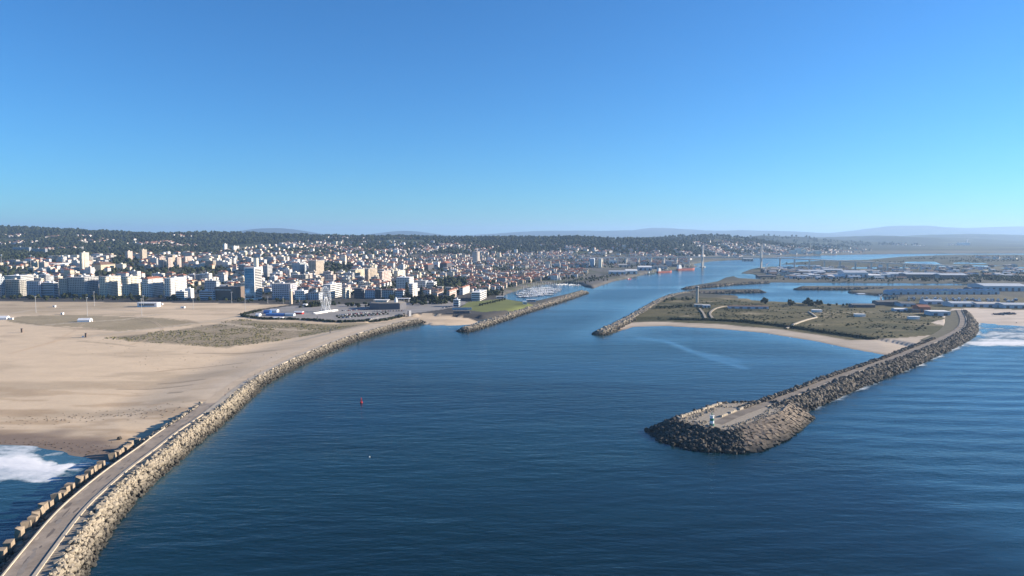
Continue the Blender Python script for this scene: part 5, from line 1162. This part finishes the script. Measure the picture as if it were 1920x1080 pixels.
# cars
def car_mesh(nm, c):
    m = MB(); m.box(-2.15, 2.15, -.88, .88, .32, .92, 0)
    V = [(-1.6, -.82, .92), (1.3, -.82, .92), (1.3, .82, .92), (-1.6, .82, .92), (-1.1, -.68, 1.48), (.6, -.68, 1.48), (.6, .68, 1.48), (-1.1, .68, 1.48)]
    m.add(V, [(0, 1, 5, 4), (1, 2, 6, 5), (2, 3, 7, 6), (3, 0, 4, 7)], 1); m.add(V, [(4, 5, 6, 7)], 0)
    for x in (-1.35, 1.35):
        for y in (-.9, .68): m.tube((x, y, .33), (x, y + .22, .33), .33, n=8, m=2)
    return m.mesh('car', [mat('car_' + nm, c, .3, .03, 1, spec=.6), M_glass, M_black])
CARS = {nm: car_mesh(nm, c) for nm, c in (('white', (.75, .75, .75)), ('silver', (.42, .43, .45)), ('black', (.03, .03, .035)), ('blue', (.05, .09, .22)), ('red', (.32, .03, .03)))}
def park(a, b_, n, rows, where, grp):
    A, B_ = P(*a, 4.6), P(*b_, 4.6); ang = math.atan2(*(B_ - A)[::-1])
    for i in range(n):
        t = (i + .5 + rng.normal(0, .12)) / n; q = A + (B_ - A) * t; c = random.choice(list(CARS)); o = link('parked_car', CARS[c]); o.location = (*q, H(*q) + .02); o.rotation_euler = (0, 0, ang + math.pi / 2 + rng.normal(0, .04))
        AUTO.append((o, f'{c} parked car', f'{c} parked cars', where, 'car', grp))
park((630, 592), (690, 586), 14, 1, 'in the middle rows of the car park', 'cars in the car park'); park((640, 597), (720, 588), 14, 1, 'in the middle rows of the car park', 'cars in the car park')
park((685, 599.5), (750, 590), 20, 1, 'along the near hedge of the car park', 'cars in the car park'); park((640, 583), (700, 580), 12, 1, 'in the back row of the car park', 'cars in the car park')
park((860, 573), (830, 578), 6, 1, 'on the road by the light blue kiosk', 'cars by the kiosk'); park((700, 584), (760, 583), 12, 1, 'below the fort wall', 'cars below the fort')
park((985, 531), (1060, 527), 14, 1, 'along the marina quay', 'cars on the marina quay'); park((1110, 523), (1160, 517), 16, 1, 'on the port quay', 'cars on the port quay')
M_shrub = None
for k in range(26):
    t = k / 25; q = P(632 + 95 * t, 594.5 - 7.5 * t + (k % 2) * 2.5, 4.6); o = empty('shrub', (*q, H(*q))); o.scale = (2.6, 2.6, 2.4); o.rotation_euler = (0, 0, k)
    c = link('crown', crown_me[k % 5], o); c.location = (0, 0, -.1); link('trunk', trunk_me, o)
    AUTO.append((o, 'round dark shrub', 'round dark shrubs', 'between the car park rows', 'shrub', 'car park shrubs'))
q = P(850, 588.5, 4.2); o = empty('beach_wall', (*q, H(*q)), R(2)); tag(o, 'long low dark concrete hut on the small beach', 'hut'); MB().box(0, 24, 0, 6, -.5, 3.4).build('wall', WALL['dark'], o); MB().box(-.4, 24.4, -.4, 6.4, 3.41, 3.8).build('roof', ROOF['dark'], o)
q = P(848, 581, 4.4); o = empty('service_wall', (*q, H(*q)), R(1)); tag(o, 'long grey retaining wall at the edge of the lawn', 'wall'); MB().box(0, 30, 0, 1.2, -.5, 3.2).build('panel', WALL['blue_grey'], o); MB().box(-.2, 30.2, -.2, 1.4, 3.21, 3.5).build('coping', M_pale, o)

# ------------------------------------------------------------------ marina
HULLC = {'white': M_whitep, 'blue': mat('hull_blue', (.04, .08, .20), .3, .05, 1), 'grey': mat('hull_grey', (.35, .37, .40), .4, .05, 1)}
def yacht(x, y, L_, rz, hull, sail=True):
    o = empty('sailing_yacht' if sail else 'motor_boat', (x, y, 0), rz); b_ = L_ * .15
    prof = [(-L_ / 2, b_ * .75), (-L_ * .2, b_), (L_ * .15, b_ * .95), (L_ * .38, b_ * .5), (L_ / 2, .05)]
    pts = [(a, c) for a, c in prof] + [(a, -c) for a, c in prof[::-1]]; n = len(pts)
    V = [(a * .94, c * .55, -.3) for a, c in pts] + [(a, c, 1.0 + .25 * (a > 0)) for a, c in pts]
    MB().add(V, [(i, (i + 1) % n, n + (i + 1) % n, n + i) for i in range(n)] + [tuple(range(2 * n - 1, n - 1, -1))]).build('hull', HULLC[hull], o)
    MB().add([(-L_ * .2, -b_ * .6, 1), (L_ * .2, -b_ * .45, 1.2), (L_ * .2, b_ * .45, 1.2), (-L_ * .2, b_ * .6, 1), (-L_ * .17, -b_ * .45, 1.75), (L_ * .1, -b_ * .35, 1.7), (L_ * .1, b_ * .35, 1.7), (-L_ * .17, b_ * .45, 1.75)], [(4, 5, 6, 7), (0, 1, 5, 4), (1, 2, 6, 5), (2, 3, 7, 6), (3, 0, 4, 7)]).build('cabin', M_whitep, o)
    if sail:
        hm = L_ * 1.3; MB().tube((L_ * .08, 0, 1), (L_ * .08, 0, hm), .13, .09, 5).build('mast', M_whitep, o); MB().tube((L_ * .08, 0, 2.2), (-L_ * .38, 0, 2.3), .16, .12, 5).build('boom', M_btent if hull == 'blue' else M_whitep, o)
    else: MB().box(-L_ * .1, L_ * .08, -b_ * .4, b_ * .4, 1.7, 2.9).build('bridge', M_glass, o)
    return o
PONT = [((975, 557.5), (1030, 552)), ((970, 553.5), (1040, 548.5)), ((975, 550), (1047, 545.5)), ((985, 546.5), (1050, 542.5)), ((990, 543.2), (1035, 539.5))]
for k, (a, b_) in enumerate(PONT):
    A, B_ = P(*a), P(*b_); L_ = float(np.hypot(*(B_ - A))); an = math.atan2(*(B_ - A)[::-1])
    o = empty('pontoon', (*A, 0), an); MB().box(0, L_, -1.1, 1.1, -.3, .55).build('deck', M_pale, o)
    for i in range(int(L_ / 14)): MB().tube((i * 14 + 5, 1.3, -1), (i * 14 + 5, 1.3, 2.4), .2, n=6).build('pile', M_steel, o)
    AUTO.append((o, 'floating pontoon', 'floating pontoons', 'in the marina', 'pontoon', 'marina pontoons', (A[0] + B_[0]) / 2, (A[1] + B_[1]) / 2))
    nb = int(L_ / 5.6)
    for i in range(nb):
        for s in (-1, 1):
            if rng.random() < .12: continue
            ln = 8 + rng.random() * 5; q = A + (B_ - A) * ((i + .5) / nb) + np.array((-math.sin(an), math.cos(an))) * s * (ln / 2 + 1.5); hc_ = random.choice(['white'] * 5 + ['blue', 'grey']); sl = rng.random() < .8
            o = yacht(q[0], q[1], ln, an + s * math.pi / 2, hc_, sl); kd = 'sailing yacht' if sl else 'motor boat'
            AUTO.append((o, f'{hc_} {kd}', f'{hc_} {kd}s', f'at the {("nearest", "second", "third", "fourth", "farthest")[k]} marina pontoon', 'yacht' if sl else 'motor boat', 'marina boats'))
for i in range(16):
    t = i / 15; q = P(1036 + 52 * t, 533.6 + rng.normal(0, .5) + 1.3 * t); sl = i % 3 != 0; o = yacht(q[0], q[1], 9 + rng.random() * 4, rng.normal(1.2, .3), 'white', sl)
    AUTO.append((o, 'white sailing yacht' if sl else 'white motor boat', 'white sailing yachts' if sl else 'white motor boats', 'along the inner quay of the marina', 'yacht' if sl else 'motor boat', 'inner quay boats'))
for u0, u1, v1, hh, lb in ((981, 988, 570.5, 4.5, 'cream marina office at the near end of the pontoons'), (1010.5, 1017.5, 568, 4.2, 'small white cube building on the marina mole'), (988, 1005, 566, 3.2, 'long white roofed shed on the marina shore'), (931, 945, 560, 3.6, 'low blue-grey shed at the left end of the marina')):
    q = P(u0, v1, 4.4); L_ = (u1 - u0) * q[1] / FPX; o = empty('marina_building', (*q, H(*q)), R(8)); tag(o, lb, 'marina building'); MB().box(0, L_, 0, 6, -.5, hh).build('wall', WALL['white' if hh > 4 else 'blue_grey'], o); MB().box(-.4, L_ + .4, -.4, 6.4, hh + .01, hh + .4).build('roof', ROOF['white'], o); MB().box(.8, L_ - .8, -.1, -.04, 1.2, 2.4).build('windows', M_glass, o)
q0, q1 = P(900, 574.5, 4.4), P(946, 563.5, 4.4); n = 11
for i in range(n):
    q = q0 + (q1 - q0) * i / (n - 1); o = empty('avenue_tree', (*q, H(*q))); o.scale = (3.4, 3.4, 3.6); link('trunk', trunk_me, o); c = link('crown', crown_me[i % 5], o); c.location = (0, 0, .2)
    AUTO.append((o, 'small round avenue tree', 'small round avenue trees', 'in the line crossing the lawn', 'tree', 'lawn avenue trees'))
# ------------------------------------------------------------------ bridge
BA = P(1317, 501); BB = P(1427, 503); bd = (BB - BA) / np.hypot(*(BB - BA)); bn = np.array((bd[1], -bd[0]))
span = float(np.hypot(*(BB - BA))); ang = math.atan2(bd[1], bd[0])
br = empty('cable_stayed_bridge', (*BA, 0), ang); tag(br, 'long cable-stayed bridge with two pylons crossing the river', 'bridge')
M_conc = mat('bridge_concrete', (.58, .54, .48), .8, .1, .1)
def deck_z(s): return 38 + 1.5 - np.abs(s - span / 2) * .004 - np.where(s > span + 60, (s - span - 60) * .030, 0) - np.where(s < -40, (-40 - s) * .018, 0)
ss_ = np.arange(-470, 820, 10.0); dz_ = np.maximum(deck_z(ss_), 6)
V = np.concatenate([np.c_[ss_, np.full(len(ss_), o_), dz_ + h_] for o_, h_ in ((-8, 0), (-8, -3.4), (8, -3.4), (8, 0))]).reshape(4, -1, 3)
ii = np.arange(4 * len(ss_)).reshape(4, -1); F = np.concatenate([np.stack([ii[a, :-1], ii[b_, :-1], ii[b_, 1:], ii[a, 1:]], -1) for a, b_ in ((0, 1), (1, 2), (2, 3), (3, 0))])
link('deck', fastmesh('deck', V.reshape(-1, 3), F, [M_conc]), br)
for s_, nm in ((0, 'left'), (span, 'right')):
    m = MB(); zt = 38 * BA[1] / FPX + 6
    for s in (-1, 1):
        m.tube((s_, s * 13, -2), (s_, s * 9.5, 36), 3.6, 3.2, 6); m.tube((s_, s * 9.5, 36), (s_, s * 3.2, zt), 3.2, 2.4, 6)
    m.box(s_ - 2, s_ + 2, -10, 10, 33.4, 35.6); m.box(s_ - 1.6, s_ + 1.6, -4, 4, zt - 9, zt - 6.5); m.box(s_ - 1.6, s_ + 1.6, -4, 4, zt - 1.5, zt)
    py = m.build('pylon', M_conc, br); py['label'] = nm + ' pylon of the bridge'
    MB().lathe([(11, -2), (11, 2.5)], 16, c=(s_, 0)).build('pier_footing', M_conc, py)
    for k in range(6):
        for dr in (-1, 1):
            c = MB()
            for s in (-1, 1): c.tube((s_, s * 4, zt - 3 - k * 2.5), (s_ + dr * (26 + k * 16), s * 8, 38), .16, n=4, cap=False)
            c.build('stay_cable', M_steel, br)
for s_ in list(np.arange(-95, -470, -48)) + list(np.arange(span + 62, 800, 48)):
    zz = float(max(deck_z(np.array(s_)), 6)) - 3.4
    if zz < 4: continue
    m = MB(); m.box(s_ - 2.6, s_ + 2.6, -7.5, -4.2, -2, zz - 1.6); m.box(s_ - 2.6, s_ + 2.6, 4.2, 7.5, -2, zz - 1.6); m.box(s_ - 1.6, s_ + 1.6, -8, 8, zz - 1.6, zz); m.build('pier', M_conc, br)

# ------------------------------------------------------------------ ships and port
def ship(u0, v0, L_, rz, hullc, supc, label):
    q = P(u0, v0); o = empty('ship', (*q, 0), rz); tag(o, label, 'ship'); b_ = L_ * .085
    prof = [(-L_ / 2, b_ * .9), (L_ * .3, b_), (L_ * .42, b_ * .7), (L_ / 2, .1)]; pts = prof + [(a, -c) for a, c in prof[::-1]]; n = len(pts); fb = L_ * .075
    V = [(a * .97, c * .85, -1) for a, c in pts] + [(a, c, fb * (1.25 if a > L_ * .35 else 1)) for a, c in pts]
    MB().add(V, [(i, (i + 1) % n, n + (i + 1) % n, n + i) for i in range(n)] + [tuple(range(2 * n - 1, n - 1, -1))]).build('hull', hullc, o)
    s = MB(); s.box(-L_ * .46, -L_ * .30, -b_ * .8, b_ * .8, fb, fb * 2.4); s.box(-L_ * .44, -L_ * .32, -b_ * .7, b_ * .7, fb * 2.4, fb * 3.2); so = s.build('superstructure', supc, o)
    MB().box(-L_ * .315, -L_ * .298, -b_ * .68, b_ * .68, fb * 2.6, fb * 3.0).build('bridge_windows', M_glass, so)
    MB().tube((-L_ * .42, 0, fb * 2.4), (-L_ * .42, 0, fb * 4.2), L_ * .018, n=8).build('funnel', M_black, o)
    for a in (-.1, .18): MB().tube((a * L_, 0, fb), (a * L_, 0, fb * 4.4), L_ * .006, n=6).tube((a * L_, 0, fb * 2.2), (a * L_ + L_ * .12, 0, fb * 3.8), L_ * .004, n=5).build('cargo_mast', M_whitep, o)
    MB().box(-L_ * .26, L_ * .34, -b_ * .7, b_ * .7, fb, fb * 1.35).build('hatch_covers', WALL['dark'], o)
M_pinkh = mat('faded_red_hull', (.42, .13, .10), .5, .15, .3); M_greenh = mat('dark_green_hull', (.02, .06, .06), .5, .15, .3)
ship(1222, 513.5, 34, R(35), M_greenh, WALL['blue_grey'], 'dark green trawler moored at the port quay, nearest of the ships')
ship(1246, 511, 62, R(30), M_pinkh, WALL['white'], 'pale red cargo ship moored at the quay, middle of the ships')
ship(1286, 506.5, 78, R(28), M_pinkh, M_whitep, 'larger red cargo ship moored near the bridge pylon')
ship(1180, 523.5, 15, R(40), M_red, M_whitep, 'small red pilot boat at the quay corner')
def shed(u0, u1, v0, v1, dp, wall, roof, label, rot=None, gable=True, cat='warehouse', nm='warehouse'):
    q = P(u0, v1, 4.4); L_ = (u1 - u0) * q[1] / FPX; h = max(3, (v1 - v0) * q[1] / FPX); z = H(*q); o = empty(nm, (*q, z), R(-4) if rot is None else rot); tag(o, label, cat)
    MB().box(0, L_, 0, dp, -1, h * .78).build('wall', WALL[wall], o)
    (MB().gable(-.4, L_ + .4, -.4, dp + .4, h * .781, h * 1.05, 'x') if gable else MB().box(-.4, L_ + .4, -.4, dp + .4, h * .781, h * .86)).build('roof', ROOF[roof], o)
    n = max(2, int(L_ / 12)); d = MB()
    for i in range(n): d.box(L_ * (i + .3) / n, L_ * (i + .7) / n, -.12, -.04, .2, h * .5)
    tag(d.build('doors', WALL['dark'], o), kind='stuff'); OCC.append((q[0] + L_ / 2, q[1] + dp / 2, L_ / 2)); return o
shed(1142, 1172, 508.5, 515, 26, 'blue_grey', 'metal', 'blue-grey port warehouse near the quay corner'); shed(1173, 1195, 506.5, 514.5, 30, 'white', 'white', 'bright white port warehouse on the quay')
shed(1197, 1222, 500, 508, 34, 'blue_grey', 'white', 'white-roofed port warehouse before the bridge'); shed(1160, 1176, 496, 502, 24, 'pink', 'flat', 'pale pink low port building under the viaduct'); shed(1143, 1156, 488, 496, 30, 'white', 'white', 'white factory front beside the silos', gable=False)
shed(1225, 1250, 499, 505, 30, 'grey', 'dark', 'grey quay shed behind the middle cargo ship'); shed(1262, 1282, 495, 501, 30, 'dark', 'dark', 'dark quay shed behind the larger cargo ship'); shed(1394, 1412, 481, 487, 30, 'tan', 'flat', 'tan building on the point beyond the bridge')
for k, (u0, u1, v0, v1, dp, wl__, rf_, lb) in enumerate(((1583, 1626, 506, 519, 46, 'blue_grey', 'metal', 'large blue-grey shipyard hall right of the bridge ramp'), (1630, 1652, 512.5, 519.5, 26, 'cream', 'white', 'cream hall beside the large shipyard hall'), (1553, 1583, 513.5, 519, 22, 'blue_grey', 'white', 'low white-roofed shed left of the shipyard hall'), (1517, 1527, 511.5, 517.5, 16, 'white', 'white', 'bright white cube hall in the shipyard'),
    (1432, 1470, 502.5, 509.5, 34, 'dark', 'dark', 'dark long shipyard hall near the right pylon'), (1470, 1500, 503.5, 510.5, 34, 'blue_grey', 'dark', 'blue-grey shipyard hall left of centre'), (1500, 1545, 504.5, 511.5, 40, 'lavender', 'metal', 'wide lavender shipyard hall under the bridge ramp'), (1421, 1455, 511, 517.5, 24, 'dark', 'dark', 'low dark shed at the shipyard slip'), (1545, 1580, 502.5, 508.5, 34, 'grey', 'metal', 'grey metal-roofed hall behind the shipyard'),
    (1665, 1700, 509.5, 517, 40, 'blue_grey', 'metal', 'grey industrial hall under the last bridge piers'), (1700, 1762, 510, 519.5, 46, 'dark', 'metal', 'dark industrial hall with pale roof, right of the piers'), (1764, 1812, 511.5, 521, 40, 'dark', 'metal', 'dark industrial hall beyond the dock channel'), (1762, 1770, 511, 519, 30, 'white', 'white', 'narrow white gable between two dark industrial halls'),
    (1846, 1925, 532.5, 545, 60, 'blue_grey', 'metal', 'very large pale-roofed warehouse at the right edge'), (1820, 1850, 538.5, 544.5, 26, 'dark', 'dark', 'dark shed beside the very large warehouse'), (1690, 1716, 566, 574, 26, 'blue_grey', 'dark', 'blue-grey shed at the edge of the boatyard'), (1735, 1768, 562, 570, 20, 'lavender', 'metal', 'lavender boatyard shed behind the brick hall'), (1784, 1830, 566, 575, 26, 'blue_grey', 'metal', 'blue-grey fishermen store row, left section'), (1832, 1880, 567.5, 576, 26, 'lavender', 'flat', 'lavender fishermen store row, middle section'), (1882, 1940, 569, 578, 26, 'blue_grey', 'metal', 'blue-grey fishermen store row at the right edge'),
    (1645, 1685, 563, 571, 20, 'dark', 'dark', 'dark low quay building at the dock corner'), (1598, 1640, 569, 575.5, 16, 'dark', 'dark', 'dark timber shed on the dock shore'), (1610, 1660, 543.5, 548, 20, 'grey', 'metal', 'grey fish market shed on the dock pier'))):
    shed(u0, u1, v0, v1, dp, wl__, rf_, lb)
# long row of dock warehouses, bay by bay
for k in range(15):
    u0 = 1669 + k * 13.7; q = P(u0, 551.5, 4.0); L_ = 13.3 * q[1] / FPX; o = empty('dock_warehouse', (*q, H(*q)), R(-1))
    MB().box(0, L_, 0, 26, -1, 6.8).build('wall', WALL['cream' if k == 7 else 'blue_grey'], o); MB().gable(-.2, L_ + .05, -.4, 26.4, 6.81, 9.6, 'y').build('roof', ROOF['metal'], o); MB().box(L_ * .35, L_ * .65, -.12, -.04, 0, 4.2).build('door', WALL['dark'], o)
    AUTO.append((o, 'gabled pale dock warehouse bay', 'gabled pale dock warehouse bays', 'in the long row by the dock', 'warehouse', 'dock warehouse row'))
o = shed(1723, 1744, 572.5, 585.5, 20, 'brick', 'red', 'dark red brick hall beside the right beach'); shed(1711, 1724, 579.5, 586, 14, 'brown', 'dark', 'small dark brown annexe left of the brick hall')
o = shed(1745, 1781, 581.5, 591, 18, 'blue_grey', 'white', 'pale blue beach building with dark openings right of the brick hall', gable=False); shed(1678, 1702, 578, 583.5, 12, 'lavender', 'white', 'low lavender shed left of the brick hall')
# fishing fleet moored in the back dock
for k in range(34):
    t = (k % 17) / 16; q = P(1702 + 195 * t + rng.normal(0, 2), (560.2 if k < 17 else 564.0) + 4.0 * t + rng.normal(0, .4), 3.6); o = empty('laid_up_boat', (*q, H(*q) + 1.4), R(80) + rng.normal(0, .15)); L_ = 10 + rng.random() * 5; b_ = L_ * .16
    pts = [(-L_ / 2, b_ * .8), (L_ * .2, b_), (L_ / 2, .1), (L_ * .2, -b_), (-L_ / 2, -b_ * .8)]; V = [(a * .9, c * .4, -1.2) for a, c in pts] + [(a, c, 1.2) for a, c in pts]
    hc_ = ('dark', 'blue', 'grey')[k % 3]
    MB().add(V, [(i, (i + 1) % 5, 5 + (i + 1) % 5, 5 + i) for i in range(5)] + [(9, 8, 7, 6, 5), (0, 4, 3, 2, 1)]).build('hull', {'dark': WALL['dark'], 'blue': HULLC['blue'], 'grey': HULLC['grey']}[hc_], o)
    MB().box(-L_ * .3, -L_ * .05, -b_ * .5, b_ * .5, 1.2, 3.2).build('wheelhouse', M_whitep if k % 4 == 0 else WALL['blue_grey'], o); MB().tube((L_ * .1, 0, 1.2), (L_ * .1, 0, 6), .12, n=5).build('mast', M_steel, o)
    AUTO.append((o, f'{hc_} fishing boat', f'{hc_} fishing boats', 'laid up in the boatyard rows', 'fishing boat', 'boatyard boats'))
# small industrial buildings and stacks filling the port estate
for k in range(230):
    t = rng.random(); q = P(1440 + 470 * t, 500 + 23 * rng.random() - 2 * (t > .75), 2)
    if min(math.hypot(q[0] - a, q[1] - b_) - c * .7 for a, b_, c in OCC) < 6 or H(*q) < .8: continue
    w_, d_, h_ = 10 + 24 * rng.random(), 8 + 12 * rng.random(), 3.5 + 5 * rng.random(); o = empty('industrial_shed', (*q, H(*q)), R(-4) + (rng.random() < .3) * 1.57)
    wc_ = ('blue_grey', 'grey', 'dark', 'white', 'lavender', 'concrete')[int(rng.integers(0, 6))]; rc_ = ('metal', 'dark', 'flat', 'brown')[int(rng.integers(0, 4))]
    MB().box(0, w_, 0, d_, -1, h_).build('wall', WALL[wc_], o); MB().gable(-.3, w_ + .3, -.3, d_ + .3, h_ + .01, h_ + 1.8, 'x').build('roof', ROOF[rc_], o); MB().box(w_ * .35, w_ * .65, -.12, -.04, 0, h_ * .7).build('door', M_glass, o); OCC.append((*q, w_ / 2))
    wn_ = wc_.replace('_', '-'); AUTO.append((o, f'small {wn_} shed', f'small {wn_} sheds', relation(*q), 'shed', 'port estate sheds'))
# quay cranes of the shipyard
for u0, v0, hh, lb in ((1435, 510, 22, 'pale shipyard crane left of the halls'), (1460, 513, 18, 'small white shipyard crane among the sheds'), (1437, 503, 24, 'red-topped dock crane beside the right pylon'), (1650, 562, 16, 'grey loading crane at the dock corner')):
    q = P(u0, v0, 4); o = empty('crane', (*q, H(*q)), rng.random()); tag(o, lb, 'crane')
    l = MB()
    for a in (-3, 3):
        for c in (-3, 3): l.tube((a, c, -1), (a * .3, c * .3, hh * .6), .4, .3, 5)
    l.build('legs', M_whitep, o); MB().box(-2, 2, -1.6, 1.6, hh * .6, hh * .72).build('cab', WALL['blue_grey'], o); MB().tube((0, 0, hh * .66), (hh * .7, 0, hh), .5, .2, 5).tube((0, 0, hh * .66), (-hh * .2, 0, hh * .8), .4, .3, 5).build('jib', M_red if 'red' in lb else M_whitep, o)
# timber jetty piles
for k in range(5):
    q = P(1652 + k * 7.6, 565, 0); o = empty('dock_pile', (*q, 0)); MB().tube((0, 0, -3), (0, 0, 9), 1.5, 1.3, 8).build('pile', WALL['dark'], o); MB().box(-2.2, 2.2, -2.2, 2.2, 9.01, 10).build('cap', WALL['concrete'], o)
    AUTO.append((o, 'stout dark dock pile', 'stout dark dock piles', 'at the dock corner', 'pile', 'dock piles'))

# ------------------------------------------------------------------ the spit
q = P(1307, 567, 4.2); o = empty('pilot_tower', (*q, H(*q))); tag(o, 'slim grey concrete tower standing on the spit', 'tower'); hh = 31 * q[1] / FPX
MB().lathe([(2.3, -1), (2.0, hh * .86)], 12).build('shaft', WALL['concrete'], o); MB().lathe([(2.9, hh * .86), (3.0, hh * .97), (2.2, hh)], 12).build('cabin', WALL['grey'], o); MB().lathe([(2.95, hh * .89), (3.02, hh * .94)], 12).build('window_band', M_glass, o)
shed(1303, 1318, 569.5, 575, 10, 'concrete', 'flat', 'low concrete building at the foot of the spit tower', gable=False, cat='building', nm='low_building'); shed(1319, 1332, 571, 576.5, 9, 'blue_grey', 'white', 'small pale blue hut right of the spit tower', gable=False, cat='hut', nm='hut')
shed(1367, 1440, 573.2, 578.5, 10, 'lavender', 'brown', 'long low terrace with brown roof across the spit', cat='terrace', nm='long_terrace')
for u0, u1, v1, lb in ((1524, 1541, 585, 'white cabin at the bend of the boardwalk'), (1604, 1622, 593, 'white cabin alone in the middle of the spit grass'), (1705, 1724, 597.5, 'white cabin on the spit grass nearest the breakwater road')):
    q = P(u0, v1, 4.6); L_ = (u1 - u0) * q[1] / FPX; o = empty('beach_cabin', (*q, H(*q)), R(-6)); tag(o, lb, 'cabin', 'spit cabins')
    MB().box(0, L_, 0, 7, -1, 3.4).build('wall', WALL['white'], o); MB().box(-.5, L_ + .5, -.5, 7.5, 3.41, 3.8).build('roof', ROOF['white'], o); MB().box(L_ + .04, L_ + .1, 2, 5, 0, 2.4).build('door', M_glass, o); MB().box(L_ * .55, L_ - .6, -3.2, -.04, -.6, .5).build('porch', M_pale, o)
for nm, pts, wd, lb in (('boardwalk', [(1475, 611.5), (1505, 601.5), (1532, 594.5)], 2.6, 'pale wooden boardwalk from the bay beach to the cabin'), ('boardwalk', [(1532, 594.5), (1523, 588), (1516, 584)], 2.0, 'grey upper boardwalk leading up to the bend cabin'), ('access_path', [(1336, 596), (1330, 588), (1336, 580), (1352, 575), (1365, 574)], 3.0, 'curved pale path from the bay beach to the long terrace'), ('access_ramp', [(1323, 596), (1318, 585), (1312, 578)], 3.0, 'dark straight ramp below the spit tower')):
    p = smooth_path(PL(pts, 5), 3.0); z = land(p[:, 0], p[:, 1])[0] + 1.0; t, n = frame(p); o = empty(nm, (0, 0, 0)); tag(o, lb, 'boardwalk' if nm == 'boardwalk' else 'path')
    V = np.concatenate([np.c_[p + n * d, z + e] for d, e in ((-wd / 2, -1.6), (-wd / 2, .25), (wd / 2, .25), (wd / 2, -1.6))]).reshape(4, -1, 3); ii = np.arange(4 * len(p)).reshape(4, -1)
    F = np.concatenate([np.stack([ii[a, :-1], ii[a, 1:], ii[a + 1, 1:], ii[a + 1, :-1]], -1) for a in range(3)]); link('deck', fastmesh('deck', V.reshape(-1, 3), F, [M_pale if nm == 'boardwalk' else M_ribs]), o)
# dark dune scarp along the bay beach
p = smooth_path(PL([(1262, 596.5), (1340, 598.5), (1400, 601.5), (1480, 610.5), (1560, 622), (1640, 633.5)], 4), 2.0); t, n = frame(p)
q = np.repeat(p, 5, 0) + rng.normal(0, 1.3, (len(p) * 5, 2)); s = 1.4 + rng.random(len(q)) * 1.4; z = land(q[:, 0], q[:, 1])[0] + .2
o = scatter_mesh('dune_edge_scrub', CR1, np.c_[q, z - .3], np.c_[np.zeros((len(q), 2)), rng.random(len(q)) * 6.28], np.c_[s * 1.3, s * 1.3, s * 1.2], [M_leaf], col=leafcol(len(q), .2) * 1.2); tag(o, 'dark scrub edge above the bay beach', 'scrub', kind='stuff')
# stranded hull-like stone and lamp posts along the root of the south breakwater
for k, (u0, v0, v1) in enumerate(((1797.5, 577, 614), (1790, 606, 622), (1803, 572, 583))):
    q = P(u0, v1, 6.0); o = empty('lamp_post', (*q, max(H(*q), 0))); hh = min(12, (v1 - v0) * q[1] / FPX); MB().tube((0, 0, 0), (0, 0, hh), .2, .12).build('pole', M_steel, o); MB().box(-.2, 1.6, -.15, .15, hh, hh + .2).build('lamp_arm', M_steel, o)
    AUTO.append((o, 'thin dark lamp post', 'thin dark lamp posts', 'along the root of the dark breakwater', 'lamp post', 'breakwater lamp posts'))
q = P(1906, 605, 1.5); o = link('beach_stone', fastmesh('beach_stone', *rock_tpl(91), [M_rockB])); o.location = (*q, H(*q) + .3); o.scale = (2.2, 1.6, 1.4); tag(o, 'small dark stone on the right-hand beach', 'stone')
for u0, v0, w_, lb in ((1872, 590, 14, 'dark blue heap of nets on the right-hand beach, left one'), (1893, 589, 20, 'dark blue heap of nets on the right-hand beach, right one')):
    q = P(u0, v0, 3); o = empty('net_heap', (*q, H(*q))); tag(o, lb, 'net heap'); n_h = 14
    scatter_mesh('nets', ROCKS, np.c_[rng.normal(0, w_ / 4, n_h), rng.normal(0, 2.5, n_h), rng.random(n_h) * 1.2], rng.random((n_h, 3)) * (.3, .3, 6), np.c_[3 + 4 * rng.random(n_h), 3 + 3 * rng.random(n_h), 1.5 + 1.5 * rng.random(n_h)], [mat('blue_nets', (.03, .05, .085), .9, .3, .5)], parent=o)
# far factory with chimneys
q = PT(1500, 476); o = empty('far_factory', q); tag(o, 'pale far factory with chimney at the foot of the river hills', 'factory')
f = MB(); 
for a, w_, h_ in ((-60, 30, 22), (-25, 26, 34), (5, 22, 26), (30, 40, 16), (80, 34, 20)): f.box(a, a + w_, -20, 20, -3, h_)
f.build('halls', WALL['cream'], o); MB().tube((60, 0, 0), (60, 0, 62), 3, 2, 10).build('chimney', WALL['concrete'], o)
q = PT(1806, 459.5); o = empty('far_mill', q); tag(o, 'white far mill with plume-white stack on the right plain', 'mill'); MB().box(-60, 60, -20, 20, -5, 26).build('hall', WALL['white'], o); MB().tube((40, 0, 0), (40, 0, 60), 8, 6, 10).build('stack', WALL['white'], o)

# ------------------------------------------------------------------ labels that single out look-alikes
bpy.context.view_layer.update()
ORD = ['first', 'second', 'third', 'fourth', 'fifth', 'sixth', 'seventh', 'eighth', 'ninth', 'tenth', 'eleventh', 'twelfth', 'thirteenth', 'fourteenth', 'fifteenth', 'sixteenth', 'seventeenth', 'eighteenth', 'nineteenth', 'twentieth']
bucket = {}
for a in AUTO: bucket.setdefault((a[1], a[3]), []).append(a)
for (sg, wh), L_ in bucket.items():
    def key(a):
        x, y = (a[6], a[7]) if len(a) > 6 else a[0].location[:2]
        return x / max(y, 1)
    L_.sort(key=key); n = len(L_)
    for i, a in enumerate(L_):
        if n == 1: lb = f'{sg} {wh}'
        elif n == 2: lb = f'{("left", "right")[i]} of two {a[2]} {wh}'
        else:
            w_ = 'leftmost' if i == 0 else 'rightmost' if i == n - 1 else (ORD[i] if i < 20 else f'{i + 1}' + {1: 'st', 2: 'nd', 3: 'rd'}.get((i + 1) % 10, 'th')) + ' from left'
            lb = f'{w_} of {a[2]} {wh}'
        tag(a[0], ' '.join(lb.split()[:16]), a[4], a[5])
